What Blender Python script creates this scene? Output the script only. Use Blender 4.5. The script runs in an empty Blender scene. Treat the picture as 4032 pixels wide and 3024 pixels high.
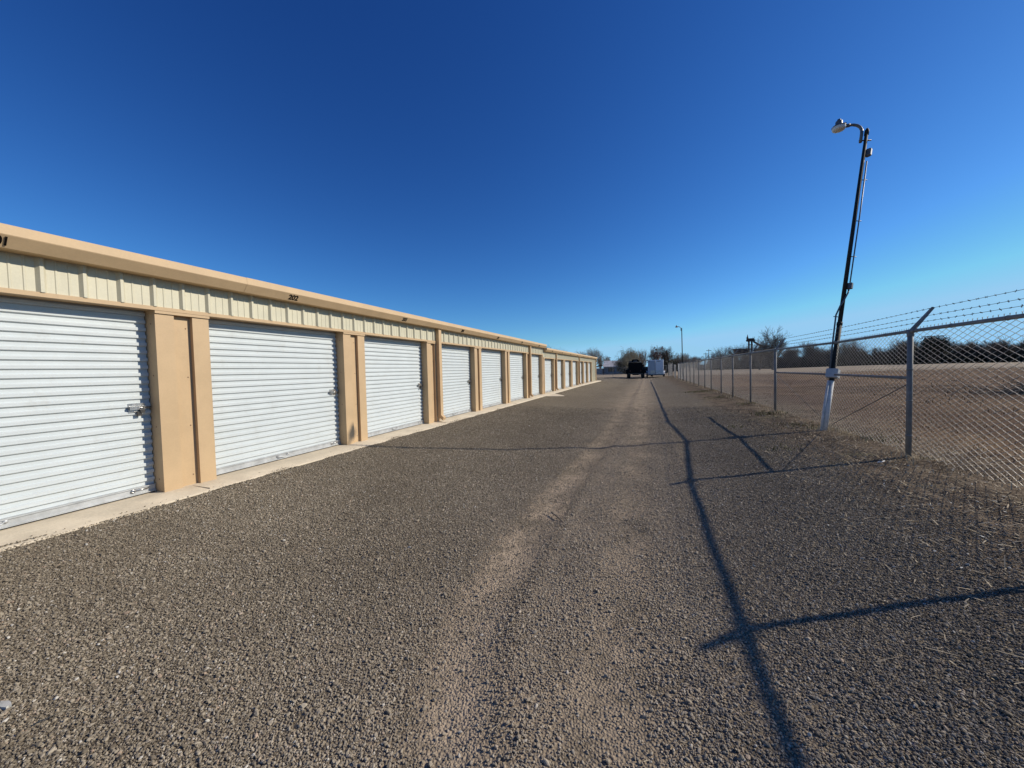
import bpy, math, random
import numpy as np
from mathutils import Vector, Matrix, Euler

C = bpy.context.scene
COL = C.collection
R = math.radians

# ------------------------------------------------------------------ camera, world, sun, exposure
CZ = 1.6                                   # eye height (z = 0 is the middle of the gravel drive)
cam_d = bpy.data.cameras.new('camera')
cam = bpy.data.objects.new('camera', cam_d)
COL.objects.link(cam)
cam_d.sensor_fit = 'HORIZONTAL'
cam_d.sensor_width = 36.0
cam_d.lens = 1463.54 / 4032 * 36
cam_d.clip_start = 0.05
cam_d.clip_end = 5000
yaw, pitch, roll = 0.3501, -0.0374, -0.0221
fw = Vector((-math.sin(yaw) * math.cos(pitch), math.cos(yaw) * math.cos(pitch), math.sin(pitch)))
rt = Vector((math.cos(yaw), math.sin(yaw), 0))
up = rt.cross(fw)
r2 = rt * math.cos(roll) + up * math.sin(roll)
u2 = up * math.cos(roll) - rt * math.sin(roll)
cam.matrix_world = Matrix(((r2.x, u2.x, -fw.x, 0), (r2.y, u2.y, -fw.y, 0), (r2.z, u2.z, -fw.z, CZ), (0, 0, 0, 1)))
C.camera = cam

SUN = Vector((1, 0.47, 0.665)).normalized()
sun_el = math.asin(SUN.z)
sun_az = math.atan2(SUN.x, SUN.y)
W = bpy.data.worlds.new('World')
C.world = W
W.use_nodes = True
wn = W.node_tree
wn.nodes.clear()
sky = wn.nodes.new('ShaderNodeTexSky')
sky.sky_type = 'NISHITA'
sky.sun_disc = False
sky.sun_elevation = sun_el
sky.sun_rotation = sun_az
sky.altitude = 900
sky.air_density = 1.0
sky.dust_density = 0.3
sky.ozone_density = 3.0
bg = wn.nodes.new('ShaderNodeBackground')
bg.inputs['Strength'].default_value = 0.09
wo = wn.nodes.new('ShaderNodeOutputWorld')
# deep, clear, saturated winter sky: one response curve per channel on the sky's own radiance
sp_ = wn.nodes.new('ShaderNodeSeparateColor'); cb_ = wn.nodes.new('ShaderNodeCombineColor')
wn.links.new(sky.outputs[0], sp_.inputs[0])
for i_, (pw, k_) in enumerate(((1.70, 1.30), (1.46, 1.50), (1.17, 1.52))):
    a_ = wn.nodes.new('ShaderNodeMath'); a_.operation = 'MULTIPLY'; a_.inputs[1].default_value = 0.09
    b_ = wn.nodes.new('ShaderNodeMath'); b_.operation = 'POWER'; b_.inputs[1].default_value = pw
    c_ = wn.nodes.new('ShaderNodeMath'); c_.operation = 'MULTIPLY'; c_.inputs[1].default_value = k_ / 0.09
    wn.links.new(sp_.outputs[i_], a_.inputs[0]); wn.links.new(a_.outputs[0], b_.inputs[0]); wn.links.new(b_.outputs[0], c_.inputs[0])
    d_ = wn.nodes.new('ShaderNodeMath'); d_.operation = 'MINIMUM'; d_.inputs[1].default_value = (.31, .60, .88)[i_] / 0.09
    wn.links.new(c_.outputs[0], d_.inputs[0]); wn.links.new(d_.outputs[0], cb_.inputs[i_])
# keep the horizon blue rather than yellow
sg_ = wn.nodes.new('ShaderNodeSeparateColor'); wn.links.new(cb_.outputs[0], sg_.inputs[0])
e_ = wn.nodes.new('ShaderNodeMath'); e_.operation = 'MULTIPLY'; e_.inputs[1].default_value = 1.42; wn.links.new(sg_.outputs[1], e_.inputs[0])
f_ = wn.nodes.new('ShaderNodeMath'); f_.operation = 'MAXIMUM'; wn.links.new(e_.outputs[0], f_.inputs[0]); wn.links.new(sg_.outputs[2], f_.inputs[1])
cc_ = wn.nodes.new('ShaderNodeCombineColor')
wn.links.new(sg_.outputs[0], cc_.inputs[0]); wn.links.new(sg_.outputs[1], cc_.inputs[1]); wn.links.new(f_.outputs[0], cc_.inputs[2])
wn.links.new(cc_.outputs[0], bg.inputs['Color'])
wn.links.new(bg.outputs[0], wo.inputs['Surface'])

sl = bpy.data.lights.new('sun', 'SUN')
sl.energy = 5.0
sl.angle = R(0.53)
sl.color = (1.0, 0.92, 0.79)
so = bpy.data.objects.new('sun', sl)
COL.objects.link(so)
so.rotation_euler = SUN.to_track_quat('Z', 'Y').to_euler()
so.location = (60, 28, 40)

C.view_settings.view_transform = 'Standard'
C.view_settings.look = 'None'
C.view_settings.exposure = 0.0
C.view_settings.gamma = 1.0
C.view_settings.use_curve_mapping = False
C.cycles.max_bounces = 6

# ------------------------------------------------------------------ helpers: tags and meshes
def tag(o, label=None, cat=None, group=None, kind=None):
    if label: o['label'] = label
    if cat: o['category'] = cat
    if group: o['group'] = group
    if kind: o['kind'] = kind
    return o

def thing(name, label, cat, loc=(0, 0, 0), group=None, rotz=0):
    o = bpy.data.objects.new(name, None)
    o.empty_display_size = 0.3
    COL.objects.link(o)
    o.location = loc
    o.rotation_euler = (0, 0, rotz)
    return tag(o, label, cat, group)

def link(name, me, m=None, parent=None, label=None, world=True):
    o = bpy.data.objects.new(name, me)
    COL.objects.link(o)
    if m is not None and len(me.materials) == 0: me.materials.append(m)
    if parent is not None:
        o.parent = parent
        if world:                                        # geometry is written in scene coordinates
            o.matrix_parent_inverse = pmat(parent).inverted()
    if label: o['label'] = label
    return o

def pmat(o):
    m = Matrix.LocRotScale(o.location, o.rotation_euler, o.scale)
    if o.parent is not None: m = pmat(o.parent) @ o.matrix_parent_inverse @ m
    return m

def np_mesh(name, V, F, smooth=False):
    """V: n x 3 floats, F: m x k vertex numbers (all faces the same size)"""
    V = np.asarray(V, dtype=np.float32); F = np.asarray(F, dtype=np.int32)
    me = bpy.data.meshes.new(name)
    me.vertices.add(len(V)); me.vertices.foreach_set('co', V.ravel())
    k = F.shape[1]
    me.loops.add(F.size); me.loops.foreach_set('vertex_index', F.ravel())
    me.polygons.add(len(F)); me.polygons.foreach_set('loop_start', np.arange(0, F.size, k, dtype=np.int32))
    if smooth: me.polygons.foreach_set('use_smooth', np.ones(len(F), dtype=bool))
    me.update(calc_edges=True); me.validate()
    return me

class MB:
    """collects shapes and links them as ONE mesh object"""
    def __init__(s): s.v = []; s.f = []; s.sm = []
    def add(s, vs, fs, smooth=False):
        b = len(s.v); s.v += [tuple(v) for v in vs]
        for f in fs: s.f.append([b + i for i in f]); s.sm.append(smooth)
        return s
    def box(s, x0, x1, y0, y1, z0, z1, M=None):
        vs = [Vector((x, y, z)) for z in (z0, z1) for y in (y0, y1) for x in (x0, x1)]
        if M is not None: vs = [M @ v for v in vs]
        return s.add(vs, [(0, 2, 3, 1), (4, 5, 7, 6), (0, 1, 5, 4), (2, 6, 7, 3), (0, 4, 6, 2), (1, 3, 7, 5)])
    def cbox(s, x0, x1, y0, y1, z0, z1, b=0.01, M=None):
        """box with chamfered vertical and top edges"""
        pts = [(x0 + b, y0), (x1 - b, y0), (x1, y0 + b), (x1, y1 - b), (x1 - b, y1), (x0 + b, y1), (x0, y1 - b), (x0, y0 + b)]
        cx, cy = (x0 + x1) / 2, (y0 + y1) / 2
        fx, fy = 1 - 2 * b / max(x1 - x0, 1e-6), 1 - 2 * b / max(y1 - y0, 1e-6)
        inn = [(cx + (x - cx) * fx, cy + (y - cy) * fy) for x, y in pts]
        vs = [(x, y, z0 + b) for x, y in pts] + [(x, y, z1 - b) for x, y in pts]
        vs += [(x, y, z0) for x, y in inn] + [(x, y, z1) for x, y in inn]
        vs = [Vector(v) for v in vs]
        if M is not None: vs = [M @ v for v in vs]
        fs = []
        for i in range(8):
            j = (i + 1) % 8
            fs += [(i, j, 8 + j, 8 + i), (16 + i, 16 + j, j, i), (8 + i, 8 + j, 24 + j, 24 + i)]
        fs += [tuple(range(24, 32)), tuple(reversed(range(16, 24)))]
        return s.add(vs, fs)
    def tube(s, pts, r, n=8, caps=True, smooth=True):
        pts = [Vector(p) for p in pts]
        rs = r if isinstance(r, (list, tuple)) else [r] * len(pts)
        vs = []; prev = None
        for i, p in enumerate(pts):
            d = (pts[min(i + 1, len(pts) - 1)] - pts[max(i - 1, 0)])
            d = d.normalized() if d.length > 1e-9 else Vector((0, 0, 1))
            if prev is None:
                a = Vector((0, 0, 1)) if abs(d.z) < 0.9 else Vector((1, 0, 0))
                x = d.cross(a).normalized()
            else:
                x = (prev - d * prev.dot(d)).normalized()
            prev = x; y = d.cross(x)
            vs += [p + (x * math.cos(t) + y * math.sin(t)) * rs[i] for t in [2 * math.pi * k / n for k in range(n)]]
        fs = []
        for i in range(len(pts) - 1):
            for k in range(n):
                j = (k + 1) % n
                fs.append((i * n + k, i * n + j, (i + 1) * n + j, (i + 1) * n + k))
        b = len(s.v)
        s.add(vs, fs, smooth)
        if caps:
            m = (len(pts) - 1) * n
            s.f.append([b + k for k in reversed(range(n))]); s.sm.append(False)
            s.f.append([b + m + k for k in range(n)]); s.sm.append(False)
        return s
    def prism(s, poly, axis, a0, a1, closed=True, caps=True):
        """poly: 2-D points; axis 'x': (y,z), 'y': (x,z), 'z': (x,y)"""
        def P(p, a):
            return {'x': (a, p[0], p[1]), 'y': (p[0], a, p[1]), 'z': (p[0], p[1], a)}[axis]
        n = len(poly)
        vs = [P(p, a0) for p in poly] + [P(p, a1) for p in poly]
        fs = [(i, (i + 1) % n, n + (i + 1) % n, n + i) for i in range(n if closed else n - 1)]
        if closed and caps: fs += [tuple(reversed(range(n))), tuple(range(n, 2 * n))]
        return s.add(vs, fs)
    def lathe(s, prof, M, n=20, smooth=True):
        vs = []; m = len(prof)
        for r, z in prof:
            vs += [M @ Vector((r * math.cos(2 * math.pi * k / n), r * math.sin(2 * math.pi * k / n), z)) for k in range(n)]
        fs = [(i * n + k, i * n + (k + 1) % n, (i + 1) * n + (k + 1) % n, (i + 1) * n + k) for i in range(m - 1) for k in range(n)]
        return s.add(vs, fs, smooth)
    def mesh(s, name):
        me = bpy.data.meshes.new(name)
        me.from_pydata(s.v, [], s.f)
        me.polygons.foreach_set('use_smooth', s.sm)
        me.update()
        return me
    def build(s, name, m, parent=None, label=None, recalc=True, world=True):
        me = s.mesh(name)
        if recalc:
            import bmesh
            b = bmesh.new(); b.from_mesh(me)
            bmesh.ops.recalc_face_normals(b, faces=b.faces)
            b.to_mesh(me); b.free()
        return link(name, me, m, parent, label, world)

# ------------------------------------------------------------------ helpers: materials
def new_mat(name):
    m = bpy.data.materials.new(name); m.use_nodes = True
    nt = m.node_tree; p = nt.nodes['Principled BSDF']
    return m, nt, p

def N(nt, typ, **kw):
    n = nt.nodes.new(typ)
    for k, v in kw.items():
        if k in n.inputs.keys(): n.inputs[k].default_value = v
        else: setattr(n, k, v)
    return n

def math_n(nt, op, a, b=None, c=None, clamp=False):
    n = nt.nodes.new('ShaderNodeMath'); n.operation = op; n.use_clamp = clamp
    for i, v in enumerate((a, b, c)):
        if v is None: continue
        if isinstance(v, (int, float)): n.inputs[i].default_value = v
        else: nt.links.new(v, n.inputs[i])
    return n.outputs[0]

def mix(nt, fac, a, b, typ='MIX'):
    n = nt.nodes.new('ShaderNodeMix'); n.data_type = 'RGBA'; n.blend_type = typ
    for sock, v in ((n.inputs[0], fac), (n.inputs[6], a), (n.inputs[7], b)):
        if isinstance(v, (int, float)): sock.default_value = v
        elif isinstance(v, (tuple, list)): sock.default_value = (*v[:3], 1)
        else: nt.links.new(v, sock)
    return n.outputs[2]

def ramp(nt, fac, p0, p1, inter='EASE'):
    n = nt.nodes.new('ShaderNodeMapRange'); n.interpolation_type = 'SMOOTHSTEP'
    n.inputs[1].default_value = p0; n.inputs[2].default_value = p1
    nt.links.new(fac, n.inputs[0])
    return n.outputs[0]

def noise(nt, vec, scale, detail=4, rough=0.6):
    n = N(nt, 'ShaderNodeTexNoise'); n.inputs['Scale'].default_value = scale
    n.inputs['Detail'].default_value = detail; n.inputs['Roughness'].default_value = rough
    if vec is not None: nt.links.new(vec, n.inputs['Vector'])
    return n.outputs['Fac']

def pos(nt):
    return nt.nodes.new('ShaderNodeNewGeometry').outputs['Position']

def scaled(nt, vec, s):
    n = nt.nodes.new('ShaderNodeVectorMath'); n.operation = 'MULTIPLY'
    nt.links.new(vec, n.inputs[0]); n.inputs[1].default_value = s
    return n.outputs[0]

def paint(name, col, rough=0.45, metal=0.0, var=0.10, scale=3.0, dirt=None, dirt_amt=0.35, bump=0.0, bscale=40, spec=0.5, streak=0.35, each=0.0):
    """painted or bare surface: slow tone drift, fine mottling, worn blotches with a shape of their own"""
    m, nt, p = new_mat(name)
    v = pos(nt)
    n1 = noise(nt, v, scale, 5)
    n2 = noise(nt, v, scale * 17, 3)
    f = math_n(nt, 'ADD', math_n(nt, 'MULTIPLY', n1, 0.65), math_n(nt, 'MULTIPLY', n2, 0.35))
    lo = tuple(c * (1 - var) for c in col); hi = tuple(min(1, c * (1 + var)) for c in col)
    c = mix(nt, ramp(nt, f, 0.35, 0.65), lo, hi)
    if dirt:
        d = noise(nt, scaled(nt, v, (1, 1, streak)), scale * 1.7, 6, 0.7)
        c = mix(nt, math_n(nt, 'MULTIPLY', ramp(nt, d, 0.55, 0.72), dirt_amt), c, dirt)
    if each:                                             # every object a slightly different batch or age
        oi = nt.nodes.new('ShaderNodeObjectInfo')
        c = mix(nt, math_n(nt, 'MULTIPLY', oi.outputs['Random'], each), c, tuple(q * .8 for q in col))
    nt.links.new(c, p.inputs['Base Color'])
    r = math_n(nt, 'ADD', math_n(nt, 'MULTIPLY', n1, 0.18), rough - 0.09)
    nt.links.new(r, p.inputs['Roughness'])
    p.inputs['Metallic'].default_value = metal
    p.inputs['Specular IOR Level'].default_value = spec
    if bump:
        b = N(nt, 'ShaderNodeBump'); b.inputs['Strength'].default_value = bump; b.inputs['Distance'].default_value = 0.01
        nt.links.new(noise(nt, v, bscale, 3), b.inputs['Height']); nt.links.new(b.outputs[0], p.inputs['Normal'])
    return m

M = {}
M['tan'] = paint('tan_trim_paint', (0.51, 0.360, 0.206), 0.5, var=0.06, dirt=(0.36, 0.265, 0.175), dirt_amt=0.34, bump=0.05, bscale=7, spec=0.35, streak=0.12, each=0.35)
M['tan_gutter'] = paint('tan_gutter_paint', (0.53, 0.383, 0.227), 0.62, var=0.05, spec=0.25, dirt=(0.40, 0.30, 0.20), dirt_amt=0.22, bump=0.04, bscale=6)
M['cream'] = paint('cream_wall_paint', (0.53, 0.495, 0.365), 0.5, var=0.05, streak=0.15, dirt=(0.40, 0.36, 0.27), dirt_amt=0.35, bump=0.03, bscale=10)
M['door'] = paint('white_door_paint', (0.535, 0.572, 0.575), 0.45, var=0.03, dirt=(0.43, 0.43, 0.40), dirt_amt=0.35, bump=0.06, bscale=2.2, spec=0.4, streak=0.5, each=0.18)
M['galv'] = paint('galvanised_steel', (0.44, 0.45, 0.45), 0.5, 0.35, var=0.16, scale=9)
M['galv_dull'] = paint('weathered_galvanised_steel', (0.185, 0.187, 0.182), 0.65, 0.0, spec=0.25, var=0.18, scale=9)
M['wire'] = paint('galvanised_fence_wire', (0.37, 0.35, 0.31), 0.46, 0.65, var=0.10, scale=5)
M['barb'] = paint('dull_barbed_wire', (0.13, 0.125, 0.12), 0.6, 0.4, var=0.12, scale=8)
M['steel'] = paint('bright_latch_steel', (0.62, 0.61, 0.59), 0.28, 0.9, var=0.10, scale=30)
M['dark_steel'] = paint('dark_steel', (0.045, 0.043, 0.042), 0.5, 0.3, var=0.2, scale=20)
M['black_num'] = paint('black_vinyl', (0.006, 0.005, 0.005), 0.7, var=0.1, spec=0.1)
M['concrete'] = paint('pale_concrete', (0.60, 0.515, 0.385), 0.85, var=0.12, scale=2.2, dirt=(0.48, 0.41, 0.31), dirt_amt=0.45, bump=0.25, bscale=60, spec=0.2)
M['roof'] = paint('galvalume_roof', (0.58, 0.56, 0.52), 0.4, 0.5, var=0.05)
M['screw'] = paint('rusty_screw', (0.20, 0.12, 0.08), 0.6, 0.3, var=0.2, scale=50)
M['pole'] = paint('weathered_grey_pole', (0.022, 0.024, 0.023), 0.7, 0.0, var=0.15, spec=0.2, scale=8, dirt=(0.045, 0.035, 0.028), dirt_amt=0.4)
M['pole_white'] = paint('white_painted_pipe', (0.62, 0.61, 0.58), 0.75, spec=0.2, var=0.15, scale=10, dirt=(0.25, 0.22, 0.2), dirt_amt=0.6)
M['grey_box'] = paint('grey_electrical_box', (0.36, 0.39, 0.41), 0.5, 0.1, var=0.06, scale=12)
M['lamp_grey'] = paint('lamp_housing_grey', (0.12, 0.125, 0.13), 0.45, 0.2, var=0.12, scale=14)
M['lens'] = paint('milky_lamp_lens', (0.60, 0.62, 0.60), 0.25, var=0.05, scale=12)
M['conduit'] = paint('grey_conduit', (0.09, 0.105, 0.12), 0.5, var=0.1, scale=14)
M['rubber'] = paint('tyre_rubber', (0.02, 0.02, 0.02), 0.85, var=0.2, scale=12)
M['truck'] = paint('black_truck_paint', (0.006, 0.006, 0.006), 0.75, spec=0.12, var=0.25, scale=4)
M['canvas'] = paint('faded_grey_canvas', (0.11, 0.10, 0.095), 0.9, var=0.3, scale=5)
M['glass'] = paint('dark_window_glass', (0.02, 0.025, 0.03), 0.12, var=0.1, scale=2)
M['trailer'] = paint('white_trailer_skin', (0.62, 0.64, 0.67), 0.4, var=0.06, scale=2, dirt=(0.42, 0.43, 0.45), dirt_amt=0.4)
M['trailer_grey'] = paint('grey_trailer_door', (0.36, 0.39, 0.43), 0.4, var=0.06, scale=2)
M['tread'] = paint('aluminium_tread_plate', (0.50, 0.52, 0.54), 0.4, 0.6, var=0.25, scale=12)
M['cream_panel'] = paint('cream_patch_panel', (0.62, 0.57, 0.45), 0.6, var=0.08, scale=6)
M['white'] = paint('white_paint', (0.80, 0.80, 0.80), 0.4, var=0.04)
M['red'] = paint('red_tail_lamp', (0.06, 0.006, 0.006), 0.3, var=0.1)
M['shingle'] = paint('pale_grey_roofing', (0.42, 0.41, 0.42), 0.7, var=0.3, scale=1.6, bump=0.2, bscale=6)
M['house'] = paint('grey_house_siding', (0.26, 0.27, 0.29), 0.8, var=0.12, scale=1.2)
M['wood'] = paint('weathered_wood', (0.09, 0.075, 0.062), 0.85, var=0.25, scale=4)
M['rust'] = paint('rusty_machinery', (0.07, 0.045, 0.035), 0.8, var=0.4, scale=1.2)
M['bark'] = paint('grey_brown_bark', (0.085, 0.070, 0.056), 0.9, var=0.25, scale=3)
M['twig'] = paint('grey_twigs', (0.20, 0.172, 0.14), 0.9, var=0.25, scale=0.7)
M['twig_red'] = paint('reddish_twigs', (0.20, 0.135, 0.112), 0.9, var=0.25, scale=0.7)
M['twig_olive'] = paint('olive_twigs', (0.20, 0.18, 0.125), 0.9, var=0.25, scale=0.7)
M['brush'] = paint('dark_brush_twigs', (0.105, 0.090, 0.072), 0.9, var=0.35, scale=0.4)
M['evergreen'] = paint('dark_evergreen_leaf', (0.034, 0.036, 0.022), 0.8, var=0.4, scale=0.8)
M['straw'] = paint('dry_straw', (0.46, 0.37, 0.235), 0.85, var=0.35, scale=2.5)
M['grass'] = paint('dry_brown_grass', (0.20, 0.142, 0.085), 0.9, var=0.45, scale=0.9)
M['weed'] = paint('winter_weed_green', (0.13, 0.125, 0.035), 0.85, var=0.3, scale=4)
M['chip'] = paint('pale_stone', (0.44, 0.43, 0.39), 0.7, var=0.15, scale=20)
M['soil'] = paint('dark_soil', (0.06, 0.042, 0.032), 0.95, var=0.4, scale=2, bump=0.5, bscale=8)

# ------------------------------------------------------------------ terrain
PX = [-400, -60, -16, -5.45, -5.3, -5.0, -4.4, -3.5, -2.7, -1, 0, .8, 1.8, 2.7, 3.5, 4.5, 8, 30, 140, 400]
PZ = [.1, .1, .1, .108, .112, .094, .056, .006, -.027, -.032, 0, .035, .10, .15, .215, .235, .25, .30, .12, .1]
TY = [-400, 12, 30, 48, 54, 60, 66, 76, 100, 400]
TZ = [0, 0, -.085, -.20, -.21, -.07, -.06, -.12, -.04, .1]

def gz(x, y):
    x = np.asarray(x, float); y = np.asarray(y, float)
    z = np.interp(x, PX, PZ)
    w = np.interp(x, [-5.6, -3.0], [0, 1])
    w = np.where(y > 50, np.maximum(w, np.interp(y, [50, 60], [0, 1])), w)
    z = z + np.interp(y, TY, TZ) * w * np.interp(x, [3.5, 40], [1, .4])
    az = np.degrees(np.arctan2(x, np.maximum(y, .01))); r = np.hypot(x, y)
    z = z + .8 * np.interp(az, [16, 30], [0, 1]) * np.interp(r, [45, 130], [0, 1])
    z = z + .012 * np.sin(x * 1.7 + .6 * y) * np.sin(y * .9 - x * .4) * np.interp(x, [2.8, 4.5], [0, 1.6])
    return z
def g1(x, y): return float(gz(x, y))

def ground_mat():
    m, nt, p = new_mat('ground_surface')
    v = pos(nt)
    sep = nt.nodes.new('ShaderNodeSeparateXYZ'); nt.links.new(v, sep.inputs[0])
    x, y = sep.outputs[0], sep.outputs[1]
    big = noise(nt, v, 0.35, 4); mid = noise(nt, v, 2.2, 5); fine = noise(nt, v, 14, 5, 0.7)
    warp = math_n(nt, 'MULTIPLY', math_n(nt, 'SUBTRACT', noise(nt, v, 0.8, 3), 0.5), 1.1)
    xw = math_n(nt, 'ADD', x, warp)
    # gravel stones seen as grain
    vor = N(nt, 'ShaderNodeTexVoronoi'); vor.inputs['Scale'].default_value = 75; nt.links.new(v, vor.inputs['Vector'])
    vcol = nt.nodes.new('ShaderNodeSeparateColor'); nt.links.new(vor.outputs['Color'], vcol.inputs[0])
    stone = mix(nt, vcol.outputs[0], (0.135, 0.108, 0.074), (0.375, 0.312, 0.222))
    stone = mix(nt, ramp(nt, vcol.outputs[1], 0.965, 0.985), stone, (0.55, 0.51, 0.44))
    stone = mix(nt, math_n(nt, 'MULTIPLY', ramp(nt, vor.outputs['Distance'], 0.30, 0.62), 0.7), stone, (0.032, 0.025, 0.017))
    stone = mix(nt, ramp(nt, big, 0.38, 0.62), mix(nt, 0.35, stone, (0.12, 0.094, 0.065)), stone)
    # dusty wheel tracks
    def band(c, w, amp):
        d = math_n(nt, 'DIVIDE', math_n(nt, 'SUBTRACT', math_n(nt, 'ADD', x, math_n(nt, 'MULTIPLY', warp, 0.3)), c), w)
        return math_n(nt, 'MULTIPLY', math_n(nt, 'POWER', 2.718, math_n(nt, 'MULTIPLY', math_n(nt, 'MULTIPLY', d, d), -1)), amp)
    fadeA = math_n(nt, 'SUBTRACT', 1.0, math_n(nt, 'MULTIPLY', ramp(nt, y, 4, 9), 0.5))
    yq = math_n(nt, 'DIVIDE', math_n(nt, 'SUBTRACT', y, 0.9), 0.8)
    cA = math_n(nt, 'ADD', math_n(nt, 'MULTIPLY', math_n(nt, 'POWER', 2.718, math_n(nt, 'MULTIPLY', math_n(nt, 'MULTIPLY', yq, yq), -1)), .42),
                math_n(nt, 'ADD', math_n(nt, 'MULTIPLY', ramp(nt, y, 4, 10), .25), -1.12))
    b = math_n(nt, 'MAXIMUM', math_n(nt, 'MULTIPLY', band(cA, 0.30, 1.15), fadeA), band(-0.16, 0.26, 0.75))
    b = math_n(nt, 'MAXIMUM', b, band(0.5, 0.16, 0.5))
    b = math_n(nt, 'MAXIMUM', b, band(-0.5, 1.05, 0.68))
    pat = math_n(nt, 'ADD', math_n(nt, 'MULTIPLY', mid, 0.6), math_n(nt, 'MULTIPLY', fine, 0.4))
    dm = math_n(nt, 'MULTIPLY', b, ramp(nt, pat, 0.33, 0.60))
    dust = mix(nt, fine, (0.30, 0.232, 0.160), (0.45, 0.352, 0.250))
    gravel = mix(nt, math_n(nt, 'MULTIPLY', dm, 0.95), stone, dust)
    # verge: dirt, leaf litter, thin grass
    dirt = mix(nt, ramp(nt, mid, 0.35, 0.65), (0.085, 0.058, 0.036), (0.195, 0.142, 0.090))
    dirt = mix(nt, ramp(nt, fine, 0.62, 0.74), dirt, (0.30, 0.225, 0.14))
    dirt = mix(nt, math_n(nt, 'MULTIPLY', ramp(nt, noise(nt, v, 1.1, 4), 0.56, 0.66), 0.5), dirt, (0.12, 0.115, 0.05))
    field_n = noise(nt, scaled(nt, v, (1, 0.45, 1)), 0.22, 6, 0.65)
    field = mix(nt, ramp(nt, field_n, 0.36, 0.64), (0.090, 0.046, 0.023), (0.175, 0.104, 0.052))
    field = mix(nt, ramp(nt, noise(nt, v, 5.5, 5, 0.75), 0.52, 0.70), field, (0.27, 0.185, 0.095))
    field = mix(nt, ramp(nt, noise(nt, v, 3.3, 5, 0.7), 0.60, 0.72), field, (0.04, 0.029, 0.02))
    field = mix(nt, ramp(nt, y, 40, 120), field, mix(nt, field_n, (0.19, 0.14, 0.085), (0.26, 0.20, 0.125)))
    verge = mix(nt, ramp(nt, xw, 3.6, 5.4), dirt, field)
    c = mix(nt, ramp(nt, math_n(nt, 'ADD', xw, math_n(nt, 'MULTIPLY', math_n(nt, 'SUBTRACT', fine, 0.5), 1.4)), 1.75, 2.85), gravel, verge)
    # drive ends in dry grass
    far = mix(nt, field_n, (0.26, 0.205, 0.145), (0.36, 0.29, 0.205))
    c = mix(nt, ramp(nt, math_n(nt, 'ADD', y, math_n(nt, 'MULTIPLY', warp, 3)), 62, 67), c, far)
    nt.links.new(c, p.inputs['Base Color'])
    p.inputs['Roughness'].default_value = 0.95
    p.inputs['Specular IOR Level'].default_value = 0.12
    bmp = N(nt, 'ShaderNodeBump'); bmp.inputs['Strength'].default_value = 0.9; bmp.inputs['Distance'].default_value = 0.012
    h = math_n(nt, 'ADD', math_n(nt, 'MULTIPLY', vor.outputs['Distance'], -0.8), math_n(nt, 'MULTIPLY', fine, 0.9))
    clod = math_n(nt, 'MULTIPLY', math_n(nt, 'MULTIPLY', noise(nt, v, 4.5, 6, 0.7), 9.0), ramp(nt, xw, 2.6, 4.0))
    h = math_n(nt, 'ADD', h, clod)
    nt.links.new(h, bmp.inputs['Height']); nt.links.new(bmp.outputs[0], p.inputs['Normal'])
    return m
M['ground'] = ground_mat()

def grid(xs, ys, zf):
    X, Y = np.meshgrid(xs, ys)
    V = np.stack([X, Y, zf(X, Y)], -1).reshape(-1, 3)
    nx, ny = len(xs), len(ys)
    i = (np.arange(ny - 1)[:, None] * nx + np.arange(nx - 1)[None, :]).ravel()
    return V, np.stack([i, i + 1, i + 1 + nx, i + nx], -1)

DX0, DX1, DY0, DY1 = -5.5, 2.9, -9.0, 64.0            # the gravel drive
def z_ground(X, Y):
    inside = (X > DX0 + .2) & (X < DX1 - .2) & (Y > DY0 + .3) & (Y < DY1 - .3)
    return gz(X, Y) - np.where(inside, .12, 0) - np.where((X < -5.2) & (X > -16) & (Y < 45.2) & (Y > -1.2), .05, 0)
xs = np.unique(np.concatenate([np.linspace(-2500, -60, 14), np.linspace(-60, -16, 12), np.array(PX), np.linspace(-16, 9, 90), np.linspace(9, 60, 40), np.linspace(60, 2500, 24), [DX0, DX0 + .25, DX1 - .25, DX1]]))
ys = np.unique(np.concatenate([np.linspace(-800, -12, 8), np.linspace(-12, 30, 90), np.linspace(30, 120, 60), np.linspace(120, 4000, 24), [DY0, DY0 + .35, DY1 - .35, DY1, -1.2, 45.2]]))
V, F = grid(xs, ys, z_ground)
tag(link('ground', np_mesh('ground', V, F, True), M['ground']), kind='structure')
xs = np.unique(np.concatenate([np.linspace(DX0, DX1, 85)]))
ys = np.unique(np.concatenate([np.linspace(DY0, 14, 180), np.linspace(14, DY1, 110)]))
rng = np.random.default_rng(3)
def track_a(Y):
    t = np.clip((Y - 4) / 6, 0, 1)
    return -1.12 + .42 * np.exp(-((Y - .9) / .8) ** 2) + .25 * t * t * (3 - 2 * t)
def z_drive(X, Y):
    z = gz(X, Y) + .004
    rut = -.016 * np.exp(-((X - track_a(Y)) / .19) ** 2) + .012 * np.exp(-((X - track_a(Y) - .27) / .09) ** 2) - .012 * np.exp(-((X + .25) / .16) ** 2)
    lump = .006 * np.sin(X * 5.1 + Y * 1.3) * np.sin(Y * 2.9 + 1.1 * X)
    return z + (rut + lump) * np.interp(X, [-5.2, -4.6, 2.2, 2.8], [0, 1, 1, 0])
V, F = grid(xs, ys, z_drive)
tag(link('gravel_drive', np_mesh('gravel_drive', V, F, True), M['ground']), kind='structure')

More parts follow.
